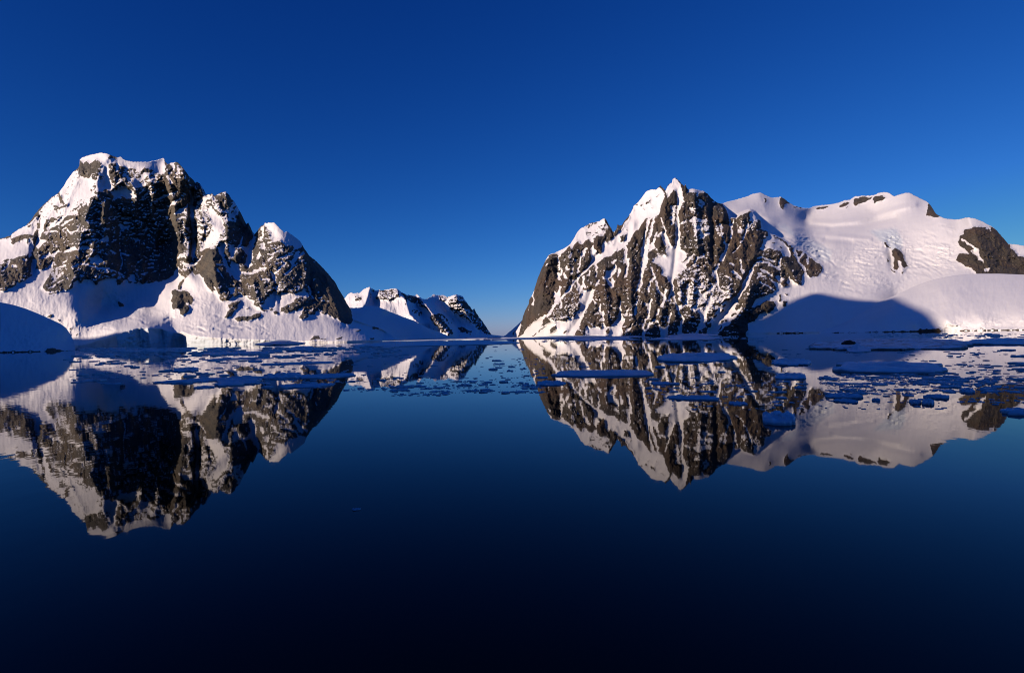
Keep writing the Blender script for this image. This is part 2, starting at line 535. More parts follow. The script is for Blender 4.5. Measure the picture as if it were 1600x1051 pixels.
# ---- left mountain with its glacier apron and the snow slope running down to the channel
LEFT_SKY = """-300,530 -200,455 -90,392 -60,386 0,373 17,368 20,364 30,358 41,352 50,342 56,333 60,328 70,318 80,309 92,301 100,290 105,281 115,268 122,263 125,256 123,250
131,245 145,241 158,238.5 168,240 174,243 183,246 190,245 192,248 196,250 208,253 220,253 232,253 243,251 249,249 256,247 258,252 262,257 266,255 270,254
277,253 281,257 288,265 295,275 302,281 305,286 308,284 312,287 318,296 322,304 328,304 331,302 335,306 340,304 345,301 353,299.5 358,305 362,311 367,316
372,326 376,332 381,343 385,350 388,348 391,354 395,363 398,366 404,358 407,354 413,351 414,348.5 428,347.5 432,351 437,357 445,364 448,361 452,364 458,368
463,372 470,378 472,382 476,389 480,395 485,401 492,406 500,414 508,422 518,434 524,441 530,453 536,462 542,474 546,480.5 553,481 565,480 580,477.5 590,479
600,483 615,489 630,495 645,500 660,508 675,515 690,520 700,524.5 708,526.6"""
LEFT_SHORE = "-300,550.2 -90,546.6 60,543.6 117,542.5 200,541.0 300,539.1 400,537.3 480,535.85 540,534.75 570,534 600,532.7 625,531.65 660,529.7 700,527.95 710,527.6"
LEFT_CLIFF = """-300,547 -90,543 117,541 150,534 172,526 190,520 205,515 222,512 250,513 262,517 276,520 285,518 300,524 330,527 360,528.5 400,530 440,532 480,532.4 520,532.6
560,532 600,531.2 625,530.6 660,529.2 710,527.2"""
LEFT_CTRL = """-200,460,2050 -200,500,1640 -300,532,1640 -90,485,1550 -60,480,1560 0,470,1600 50,480,1570 60,470,1600 100,500,1530 120,520,1510 160,505,1580 200,500,1620 235,497,1640 270,500,1610 108,470,1620 124,490,1560 142,478,1720 160,482,1800 172,468,1850 200,478,1840 240,478,1830 272,482,1700 320,505,1590 380,510,1590
430,505,1620 480,505,1640 530,510,1650 580,520,1760 600,526,1880
-60,445,1760 0,440,1740 40,450,1700 75,452,1700 110,452,1720 150,448,1820 190,445,1920 230,445,2010 265,442,2040 290,465,1830 310,440,1900 345,465,1790 400,480,1740 440,470,1800 490,490,1760 545,503,1800
-90,394,2320 -60,388,2290 0,376,2270 0,410,1960 40,360,2270 40,400,2000 60,345,2310 60,400,2040 90,305,2400 95,360,2180 90,410,1980 125,255,2560
165,245,2480 150,290,2310 140,320,2200 128,360,2090 118,400,1970 112,440,1780
185,275,2390 180,320,2300 205,295,2360 205,340,2330 205,385,2240 232,262,2450 232,295,2400 235,340,2385 235,385,2310 252,285,2420 262,325,2430 266,385,2370 272,430,2160
256,250,2600 285,262,2450 290,300,2370 292,350,2270 292,400,2130 300,430,1980
310,320,2480 306,380,2330 303,425,2080
330,320,2350 345,302,2400 340,360,2200 335,400,2060 330,430,1930
372,330,2400 378,380,2240 375,420,2040
395,365,2370 400,400,2130 420,350,2240 420,400,2070 410,440,1900 460,375,2210 460,420,2030 455,460,1840
500,415,2210 500,460,1940 530,453,2110 530,480,1930 545,484,2040"""
SLOPE_CTRL = """546,481,2700 552,485,2650 580,479,3250 600,484,3350 556,500,1840 575,507,1860 595,514,1920 612,523,2010 580,495,2650 600,500,2950 620,510,2900 640,505,3500 660,515,3500 640,525,2800 690,523,4300 625,531.5,2010 660,529.7,2850 700,527.9,4200"""
SLOPE_POLY = "546,470 548,490 552,499 556,501 575,507 595,514 612,523 620,535 730,540 730,460"
LEFT_PAINT = """
p 1.2 -310,600 -310,500 -100,468 0,454 10,453 25,445 40,436 50,431 58,420 66,421 76,416 84,408 82,418 78,428 74,437 66,448 72,455 85,455 98,453 113,451 114,441 122,438 126,443 130,438 140,435 150,445 153,440 165,435 178,434 183,445 187,444 195,437 203,442 213,443 217,437 223,446 235,441 255,440 262,436 268,430 275,420 281,428 290,436 300,425 306,430 312,428 318,436 326,450 332,456 337,452 344,460 343,467 349,470 358,469 362,463 378,459 380,464 385,461 390,467 398,470 398,476 402,478 410,476 420,463 428,455 432,453 436,461 440,454 450,457 462,458 470,456 474,450 476,456 483,460 482,464 470,464 462,466 455,474 448,476 440,482 436,488 445,489 455,487 459,483 463,487 472,481 474,482 466,497 472,499 482,495 481,491 486,492 493,489 497,483 502,490 509,493 512,491 522,497 530,500 538,506 548,507 552,500 549,490 546,478 546,470 730,460 730,600
p -1 268,455 274,452 280,455 289,454 297,457 302,463 303,470 299,476 294,477 297,481 293,487 286,493 283,491 281,485 275,482 269,480 268,470 270,460
p 1 290,473 296,475 294,477 289,476
p -1 277,447 281,440 287,436 290,436 284,446 280,453 277,452
p -1 184,471 192,473 193,480 186,478
p -0.55 356,476 360,472 372,469 377,470 372,474 371,479 366,486 362,493 355,497 350,497 354,490 358,484
p -1 366,496 378,494 392,494 394,492 405,489 408,487 409,492 405,496 396,498 390,500 382,501 370,501
l -1 3 398,474 405,480 412,485 418,485
p -1 383,483 390,480 392,482 386,484
p -1 420,484 425,482 427,484 424,485
p -1 427,487 431,485 436,488 430,491
p -1.4 483,531 490,526 494,523.5 498,524 500,528 496,530 490,531
l -1.3 1.3 500,529.5 511,529.5
p -1.4 523,528.5 530,527 537,526 534,529 530,530
p -1.4 553,518.5 558,516 564,514 564,516 559,518.4
p -1.4 581,512 585,511 592,512 590,514 582,514
p -1.3 577,528 585,528.6 585,530.6 578,530
p -1.2 472,511 475,511 474,512.5
l -1.3 1.5 76,459.5 86,456.5
l -1.3 2 86,458 91,456
p -1.4 74,495.5 80,491 82,490 79,495.5
p -1.4 89,498 95,498 93,500.4
p -1.4 108,513 114,511 111,514.4
p -1.4 117,524 123,520 121,523.4
# far left bluff
p 1 -100,385 -60,382 0,374 17,371 18,378 22,382 38,372 42,372 44,385 44,392 42,398 35,400 28,400 22,404 15,404 8,406 0,410 -60,420 -100,425
p -1 17,379 20,374 28,369 40,366 41,369 30,375 22,381
p 1 18,367 25,360 41,353 50,344 62,338 58,352 57,360 52,367 45,366 34,367 22,371 19,374
p -1 42,355 47,350 50,352 45,356
p 0.8 62,335 68,332 72,345 68,360 62,372 57,380 60,368 63,350
p 0.8 46,372 50,370 52,385 50,398 46,402 44,392
p 0.8 47,430 50,405 56,404 58,415 54,425
l 1 2.5 0,412 6,410
l 1 2.5 2,423 12,416 15,406
p 1 17,415 27,413 27,416 20,418
l 0.8 2 36,406 41,407
p 1 72,358 80,349 93,341 104,338 100,343 90,351 82,355 75,359
l 1 2.5 97,352 105,346 113,342
p 1 81,331 98,330 97,336 90,338 84,336
l 0.9 2 97,358 103,356 112,364 120,360 125,350
l 0.9 2.5 70,363 82,361 90,361
p 1 62,373 70,374 74,376 66,382 60,388 56,385 55,378
p 1 100,394 106,388 118,383 120,389 112,392 106,394
p 0.8 120,386 130,388 140,389 150,391 140,386 130,384
p 1 62,405 66,400 78,393 80,399 90,390 92,393 84,402 79,400 70,403
l 1 3 80,422 92,418 101,415
p 1 97,413 101,407 104,407 102,412
p 0.05 78,420 95,417 100,428 92,435 80,438
p 0.85 137,403 147,400 152,396 156,402 160,407 155,412 143,412 140,406
l 0.85 3 113,416 122,413 132,412 145,416 155,418 165,421
p 0.8 136,374 148,371 149,374 140,376
l 0.9 2 83,440 87,437
l 0.9 2 91,441 97,438
l 0.9 2 79,449 86,446
# summit shoulder
p 0.3 60,330 80,309 92,301 105,281 118,266 128,272 138,278 150,262 160,262 163,280 152,292 150,305 140,310 138,320 128,322 120,335 100,338 80,340 70,345
p 0.62 118,268 108,282 97,302 100,310 110,305 113,295 116,300 122,292 128,285 140,276 147,268 146,282 140,300 130,306 124,312 118,320 110,322 108,330 100,335 92,330 98,322 106,316 108,310 95,312 90,305 100,290 105,281 115,266
l -0.8 3 92,303 96,310 100,318
l -0.8 2.5 85,322 95,325 105,320
l -0.8 2 115,326 125,322 130,318
p -0.9 126,252 132,250 140,258 150,252 156,256 152,268 140,272 133,277 126,272 125,262
p 1.1 121,251 131,244 158,236 172,240 168,248 160,256 155,252 148,250 140,256 134,250 130,256 127,252
p -0.6 145,268 152,262 158,265 154,275 148,283 144,277
p 0.7 166,247 182,249 180,256 172,258 170,266 172,280 178,292 170,296 164,280 158,262
p -0.8 168,256 176,254 182,258 184,270 178,278 172,268
p 0.7 152,292 158,282 163,278 170,290 174,298 165,295 158,300 150,298
p 0.45 190,244 208,250 232,250 256,244 258,258 250,268 240,266 228,262 215,268 205,262 196,264 188,256
p 0.8 183,246 190,243 192,252 184,262 183,270 180,262
p 0.8 172,300 185,292 200,290 210,300 212,308 200,310 190,306 180,312 176,305
l 0.7 2 181,308 181,325 183,333
p 0.0 190,262 215,266 245,265 248,275 232,285 222,290 214,296 206,288 200,282 192,275
p 1 206,295 212,282 218,277 216,290 211,296
l 0.9 2 218,283 226,275
l 0.9 2.5 222,279 230,272
l 0.9 2 236,288 232,297 226,306 222,309
p -1 158,320 162,317 168,322 170,335 165,352 158,350
l 1 2 164,358 174,358
p 1 157,376 164,370 168,366 170,368 168,376 164,378
# shadowed wall
p -0.72 172,312 212,310 230,312 250,300 262,320 270,350 272,430 262,434 250,420 232,432 214,420 196,430 184,432 176,420 168,415 170,380 172,350
l 0.6 2 180,340 190,338 206,340
l 0.6 2.5 186,346 195,347 205,347
p 0.6 183,350 204,352 200,356 190,358
l 0.5 1.5 187,358 187,390 188,398 192,410 188,422 186,428
l 0.6 2 170,391 180,395
l 0.6 2 188,396 196,396 202,399
l 0.6 2 150,417 168,420 182,424 192,428
l 0.4 1.5 212,412 224,404
l 0.5 2 226,402 234,406 246,406
p 0.6 242,398 252,394 250,398 246,401
l 0.5 2 232,412 240,412
l 0.5 2 228,419 240,417
l 0.5 1.5 236,425 250,423 260,420
p 0.6 220,428 225,423 230,426 224,429
l 0.4 1.5 225,384 236,388 242,391
p 0.7 199,435 201,428 206,424 210,430 212,440 204,440
p 0.5 208,372 214,370 218,376 212,378
l 0.5 1.5 224,357 232,357
p 0.6 240,310 247,308 248,312 241,314
# lit wall to the right of it
p -0.95 250,272 258,276 270,280 284,275 296,290 298,320 294,345 286,370 288,395 280,410 276,425 270,400 270,370 262,340 256,320 250,300
l 1 2 251,308 258,306 270,301 277,299
l 1 2.5 264,321 272,315 281,311
l 1 2 281,307 288,304
p 1 269,335 280,327 290,321 294,316 294,320 288,328 292,332 280,334
l 0.8 1.5 262,320 274,318
l 0.9 2 276,345 284,340 290,338
p 0.8 238,258 246,249 256,244 258,256 259,270 252,272 244,270 240,264
p 1 266,254 272,252 274,262 272,268 268,262
p 1 277,258 280,266 280,272 277,270
l 0.9 2 272,277 282,277
l 0.7 4 262,276 268,284
l 0.75 6 300,300 299,320 300,340 303,360 303,380 301,400
p -0.15 284,345 297,345 298,380 296,400 300,420 285,425 280,405 288,390 286,370
l 0.9 2.5 278,403 283,398 288,397
l 0.9 2.5 289,411 297,414
l 0.9 3 273,430 277,422 279,418
# middle buttress
p -0.1 305,286 312,288 322,304 340,303 355,298 363,310 372,326 380,345 375,355 365,352 360,372 352,380 340,388 320,390 312,392 306,360 306,330 308,310
p -1 306,288 312,290 316,298 310,300
p 1 308,316 320,304 322,312 318,318 310,319
l 1 2 311,329 322,328
p 0.55 325,325 328,318 333,320 336,330 342,335 350,345 352,355 345,362 342,372 336,382 326,388 312,390 318,382 322,370 328,360 333,350 328,342 324,335
l 1 3 358,336 364,322 366,317
l 1 3 356,345 362,336 370,326
p -0.8 352,352 356,345 366,346 376,352 372,362 366,372 356,378 352,366
p -0.9 337,308 350,304 358,312 360,322 350,330 342,322
p -1 374,330 380,343 385,352 395,365 392,370 384,360 376,356 368,345
p -1 384,352 388,346 394,360 396,368 388,380 380,382 376,378 382,365
p 1 371,385 378,372 380,370 378,380 372,390
p 0.65 345,376 350,376 354,380 352,392 350,400 356,412 360,420 364,430 360,432 354,424 348,410 346,395
p 0.7 386,384 392,376 398,369 401,370 398,378 394,392 395,402 392,415 388,419 382,412 386,398 380,392 376,386
p 0.65 358,420 362,408 368,408 372,412 376,420 380,427 374,432 378,440 368,436
p 0.7 342,385 348,382 350,395 347,400 342,395
p 0.8 358,380 366,382 368,395 362,402 358,392
p -1.1 312,393 330,389 340,390 345,400 346,408 340,412 350,425 360,435 356,440 345,440 336,455 328,450 320,436 312,425 308,412
l 0.9 2 339,413 345,414 349,410
l 0.9 2 340,421 346,430 350,435
l 0.9 2 302,414 310,408 316,400
# right pyramid
p 1.1 412,347 428,345 437,355 452,363 463,371 470,377 472,383 464,390 460,390 458,381 452,384 447,384 441,378 436,376 428,378 424,372 420,362
p -0.3 404,360 412,352 416,358 420,366 424,374 418,378 412,375 408,384 402,380 400,372
l 1 3 410,357 412,366 408,372
p 1 407,384 412,377 415,382 414,390 408,388
p 1 401,402 407,392 408,400 404,404
l 1 2 420,378 430,376
l 1 2 430,387 440,384
l 1 2.5 427,396 436,392 442,391
l 1 2 418,397 426,398
l 1 2.5 432,404 444,400 456,397
l 1 2 450,395 458,393
l 1 2 419,406 426,402
l 1 2 431,411 442,408
l 1 3 428,428 436,420 445,411
l 1 3 446,428 452,424 457,416
p 1 452,410 457,405 460,400 468,394 466,398 460,410 458,416
l 1 2.5 460,390 471,384
l 1 2.5 459,400 466,394
l 1 2 466,402 474,394
l 1 2 467,408 476,406
l 1 2.5 459,415 464,412
l 1 3.5 380,426 392,426 405,422 414,418
p 0.7 422,422 430,430 434,436 428,438 424,430
p -1.1 484,405 500,416 518,436 530,455 545,482 550,498 545,505 530,498 512,488 500,482 490,470 486,450 478,430
l 0.7 3 481,448 486,460 490,465
l 1 1.5 490,437 493,436
p 1 497,465 503,463 504,466 499,466
l 1 2 502,471 507,470
l 1 2 511,470 513,471
l 1 2 497,457 498,455
p 1 474,450 477,451 475,457 472,457
l 1 2.5 335,448 338,455
p 1 356,448 368,449 366,456 362,460 358,452
l 1 2 389,447 396,446
l 0.9 2 409,437 422,436
l 0.9 1.5 372,450 377,449
l 1 2 433,449 436,446
"""
LEFT_RELIEF = """
r -34 13 166,246 160,270 150,285 154,300 140,316 134,340 138,352 124,372 122,396 112,410 116,432 110,448
r -22 8 150,300 162,330 158,352
r -18 7 140,352 148,380 142,402
r -30 9 128,268 112,300 100,330 84,350
r -26 8 98,300 80,330 62,360
r 34 9 62,338 58,372 52,400 52,428
r -38 8 164,316 163,335 166,352 161,378
r 25 10 187,340 188,400 190,428
r -26 8 208,286 214,310 211,335 220,362 217,390 226,430
r -26 8 232,275 240,305 236,330 246,358 241,385 248,420
r -30 8 258,258 268,300 276,350 282,400
r 45 7 301,298 300,340 304,380 300,410
r -28 8 312,292 316,330 312,380
r 24 6 346,380 350,400 358,420 366,432
r -26 9 352,302 358,330 356,370
r -24 8 388,350 384,378 372,400
r 20 6 398,372 390,400 388,418
r -20 8 412,354 410,380 404,410
r -30 10 330,390 334,420 340,450
r 22 6 426,420 430,440 432,452
r -24 9 396,440 400,465 408,478
r 26 6 484,430 486,455 490,470
r -26 10 508,425 518,460 532,496
r -22 8 472,400 478,430 474,450
r 12 4 430,455 426,480
r 12 4 437,462 438,490
r -26 16 552,500 575,506 595,513 612,522 622,530
r 12 14 160,455 180,480 200,500
r -10 14 225,478 250,488 280,484
r -34 34 178,512 186,548
r 80 56 270,517 278,548
r -8 5 232,514 236,545
r 10 5 215,515 218,545
r 8 5 252,516 254,545
"""
LEFT_RELIEF += crevasses("130,505 200,490 280,500 330,480 345,500 420,512 420,526 330,520 280,512 200,508 150,528", 46, 5, 11.0)
LEFT_RELIEF += crevasses("165,452 185,456 190,478 168,474", 7, 6, 12.0, .4, (5, 12))
LEFT_ROUGH = """
p 0.35 180,545 185,522 205,514 235,511 262,516 276,517 280,545
p 0.6 280,545 280,517 300,523 330,526 360,528 400,529 440,532 480,533 480,545
p 0.5 195,470 215,472 218,492 202,495
p 0.35 300,465 345,470 340,500 300,500
p 0.3 50,440 65,440 55,480 40,480
p 0.28 120,470 200,455 290,470 330,480 420,505 420,525 330,522 260,510 200,510 150,528
"""
LEFT_ICE = """
p 0.5 125,548 150,535 172,527 190,521 205,516 222,513 250,514 262,518 276,521 300,526 330,529 330,548
p 0.35 330,529 400,531 440,534 440,548 330,548
p 0.4 195,472 215,474 216,488 202,492
"""
terrain('mountain_left', -300, 708, LEFT_SKY, LEFT_SHORE, LEFT_CTRL, M_LEFT, LEFT_PAINT, -0.6, LEFT_RELIEF, LEFT_ROUGH, LEFT_ICE, LEFT_CLIFF,
        step=1.0, nrow=330, overlays=((SLOPE_CTRL, SLOPE_POLY, 1.2, False),), seed=3, aniso=1.15, ledges=1.7, amp=1.15, snow_rough=0.2, lodge=2.2, speck=0.85,
        label='steep dark rock mountain streaked with snow, left of the channel',
        splits=(
                ('rock_outcrop', 'round dark rock outcrop in the middle of the glacier', "268,455 274,451 280,454 289,453 297,456 303,463 304,470 299,477 295,478 298,481 293,488 286,494 282,491 280,485 274,483 267,480 267,470 269,459", 'glacier'),
                ('rock_outcrop', None, "183,470 193,472 194,481 185,479", 'glacier'),
                ('rock_outcrop', None, "355,476 360,471 372,468 378,470 373,475 372,480 367,487 362,494 355,498 349,498 353,490 357,484", 'glacier'),
                ('rock_outcrop', None, "365,496 378,493 392,493 394,491 405,488 409,486 410,492 405,497 396,499 390,501 382,502 369,502", 'glacier'),
                ('rock_outcrop', None, "382,484 390,479 393,482 386,485", 'glacier'),
                ('rock_outcrop', None, "482,532 490,525 494,522.5 499,523 501,528 496,531 490,532", 'glacier'),
                ('rock_outcrop', None, "522,529 530,526 538,525 535,530 530,531", 'glacier'),
                ('rock_outcrop', None, "552,519 558,515 565,513 565,516.6 559,519.2", 'glacier'),
                ('rock_outcrop', None, "580,512 585,510 593,511.5 591,515 581,515", 'glacier'),
                ('snow_slope', 'smooth shaded blue snow slope behind the nose of the left mountain', "547,470 549,491 552,499 575,507 595,514 612,523 622,533 622,560 740,560 740,450", None),
                ('glacier', 'pale glacier apron with broken ice cliff under the left mountain', "-320,600 -320,500 -120,470 0,456 10,454 25,446 45,434 60,430 70,450 98,456 116,452 130,441 150,446 165,440 183,446 203,446 223,447 255,443 275,430 300,432 326,452 344,468 360,471 398,476 402,482 440,491 470,500 500,493 530,502 548,508 552,500 575,507 595,514 612,523 622,533 622,560 560,600", None),))

# ---- far mountain down the channel
FAR_SKY = """525,480 536,470 540,464 545,458.5 548,457 553,458 562,457.5 568,452 573,449.5 578,448.5 582,451 587,454 592,453 600,453.5 605,452 612,451 618,450.5 622,452 627,456 634,460 640,461
648,462 652,459 655,463 660,467 667,467 674,463 678,459 681,461 687,461 693,461 699,464 706,462 712,460 719,461 724,464 728,471 733,477 738,484 741,482 744,488 749,496 754,502 760,511 766,520 770,525 773,525.5"""
FAR_SHORE = "525,530.9 540,530.6 620,529.1 700,527.5 773,525.95"
FAR_CTRL = """530,478,6100 545,459,6300 578,450,6400 618,452,6300 650,463,6500 680,461,6800 720,463,7000 740,484,7000 760,511,6600 770,524,6350
560,500,5300 600,495,5250 640,502,5200 680,512,5350 720,515,5900 750,520,6200 600,475,5750 640,482,5700 680,485,6150 720,490,6600"""
FAR_PAINT = """
p 0.7 525,600 525,440 780,440 780,600
p 1.1 600,468 622,466 640,490 660,500 640,502 620,490 604,480
p 1.1 562,478 580,470 590,478 600,492 570,486
p -0.25 590,455 612,452 624,455 622,465 610,468 596,467 586,464
p -0.5 627,458 640,462 655,464 662,474 672,482 676,490 668,482 650,474 638,468 632,480 630,486 635,470
p -0.3 643,483 652,484 660,488 655,492 645,488
p -0.5 674,492 684,490 694,492 702,505 708,520 700,524 690,516 680,508 674,500
p -0.35 700,470 712,464 724,465 735,480 742,481 750,495 760,509 770,524 760,522 748,515 735,500 722,492 710,488 702,480
p -0.4 715,512 725,510 736,517 735,522 722,520
p -0.3 553,462 562,462 566,468 556,470
p -0.3 685,462 694,461 700,466 694,470 688,468
l 0.8 4 704,488 716,500 730,512 745,522
l 0.8 3 690,495 705,512 712,524
"""
FAR_RELIEF = """
r -260 14 578,450 572,470 560,490
r -320 18 620,452 634,470 640,490 655,505
r 220 12 650,465 655,480 662,492
r -330 16 655,464 668,478 680,496 700,520
r 200 14 690,470 700,490 715,510
r -260 14 712,462 722,480 735,500 745,518
r 160 10 585,456 590,480
"""
terrain('mountain_far', 525, 773, FAR_SKY, FAR_SHORE, FAR_CTRL, M_FAR, FAR_PAINT, 1.0, FAR_RELIEF, step=0.6, nrow=130, seed=11, bulge=1.3, amp=1.8, jag=0.9, snow_rough=0.45, speck=1.0,
        label='low snowy mountain far down the channel')

# ---- shaded snow slope closing the channel behind the right mountain
terrain('snow_spur', 785, 850, "785,526.4 790,523.5 795,519 800,515 808,508 815,501 822,496 835,488 850,480", "785,526.97 850,525.8",
        "790,524,3250 800,516,3300 815,503,3350 830,490,3400 850,482,3500 820,515,3300 840,505,3350", M_FAR, "p -0.3 800,520 808,514 812,520 806,524", 1.0,
        step=1.0, nrow=40, seed=13, jag=0.2, label='blue shaded snow spur at the far end of the channel')

# ---- right mountain, ice field and glacier
RIGHT_SKY = """803,522 806,518 812,508 816,500 817,495 820,486 826,475 827,468 832,460 835,452 837,445 840,435 843,428 846,420 850,412 854,404 857,399 862,396 867,395 875,391 885,386 892,380
897,372 902,363 907,357 912,355 917,352 921,349 930,347 937,345.5 941,342 945,341 948,345 951,351 955,356 957,361 959,363 963,358 965,350 968,353 972,351 976,345 982,338 986,332 990,322 997,316
1003,308 1010,299 1018,296 1026,296 1030,292 1032,290 1036,294 1040,298 1044,289 1050,285 1051,280 1055,277.5 1060,282 1064,286 1069,291 1071,287 1073,293 1076,296 1083,294.5 1090,297 1096,298
1100,299 1106,303 1110,308 1116,314 1122,317 1126,318.5 1140,314.5 1150,312 1160,309 1170,306 1176,303 1182,302 1188,301 1195,304 1200,307 1208,309 1215,308 1220,307.5 1226,311 1232,316 1240,321
1250,324 1258,325.5 1266,325 1272,322.5 1285,320.5 1300,319 1312,316 1320,313 1328,312 1335,307 1345,306 1360,305.5 1368,304 1374,301 1385,300 1390,302 1397,307 1405,304 1415,301.5 1422,301.5
1428,305 1440,311 1450,316 1455,322 1459,329 1463,334 1470,339 1480,342 1495,343 1505,341 1512,339.5 1522,341 1535,346 1548,353 1553,356 1560,363 1566,370 1572,377 1576,381.5 1585,381.5 1600,384 1690,392 1800,420 1950,496"""
RIGHT_SHORE = "803,527.2 815,527.3 850,527.3 900,526.9 1000,525.05 1100,523.1 1200,521.1 1300,519.6 1400,518.25 1480,517.05 1600,515.3 1690,513.9 1950,509.1"
RIGHT_CLIFF = "803,526.6 815,526.4 850,526 900,525.2 1000,523.2 1100,521.2 1200,519.2 1300,517.8 1400,516.4 1480,515 1600,513.3 1690,512 1950,507.5"
RIGHT_CTRL = """860,397,2480 830,460,2420 818,495,2500 806,517,2680 850,460,2270 880,430,2330 850,510,2050 900,500,1990
945,343,2600 920,400,2380 930,450,2130 950,500,1950 985,335,2600 1000,400,2280 1000,450,2090 1000,500,1940
1055,279,2650 1055,330,2470 1055,400,2240 1050,450,2070 1060,500,1950 1105,303,2650 1110,350,2450 1110,400,2270 1110,450,2090 1110,500,1970
1126,319,2700 1170,330,2650 1170,370,2480 1190,400,2370 1160,420,2240 1170,450,2110 1170,500,2030
1200,365,2600 1230,390,2560 1230,430,2350 1280,420,2520 1230,460,2200 1200,490,2080 1280,465,2170
1240,365,2900 1260,395,2700 1320,390,2820 1320,420,2570 1320,450,2300 1320,465,2150 1290,495,1980
1300,338,4200 1300,360,3500 1300,378,3000 1258,326,4500 1258,345,4200 1370,302,4300 1370,335,3900 1380,360,3200 1380,380,2880 1400,400,2720 1400,440,2400 1400,465,2220
1420,302,3950 1450,316,3750 1440,345,3150 1470,340,3050 1470,380,2720 1470,420,2470 1500,343,2950 1515,340,2850 1500,400,2540 1545,353,2750 1540,400,2500 1575,385,2650 1550,428,2370 1600,430,2420 1600,400,2560
1300,500,1920 1380,490,1860 1500,470,1900 1600,460,1900 1690,400,2700 1690,440,2400 1800,425,2600 1800,470,2050 1950,498,1800"""
ICE_CTRL = """1126,316,3650 1150,312,3900 1186,302,4250 1220,308,4400 1258,326,4500 1258,345,4200 1150,330,3350 1142,338,3200 1190,345,3150 1210,360,2900 1230,340,3700 1240,365,2950 1300,338,4200 1300,360,3500 1200,330,3700 1205,369,2700 1225,375,2720 1300,378,3000"""
ICE_CTRL += " " + RIGHT_CTRL[RIGHT_CTRL.index("1200,365,2600"):]
ICE_BROAD = "1225,280 1225,372 1300,425 1310,470 1310,560 1970,560 1970,270"
ICE_POLY = "1126,305 1126,318.5 1133,326 1137,333 1142,337.5 1150,340 1153,336 1160,332.5 1168,329.5 1172,328.5 1178,331 1184,338 1187,346 1190,355 1193,359 1200,362 1212,366 1222,372 1235,382 1250,390 1320,390 1320,270 1126,270"
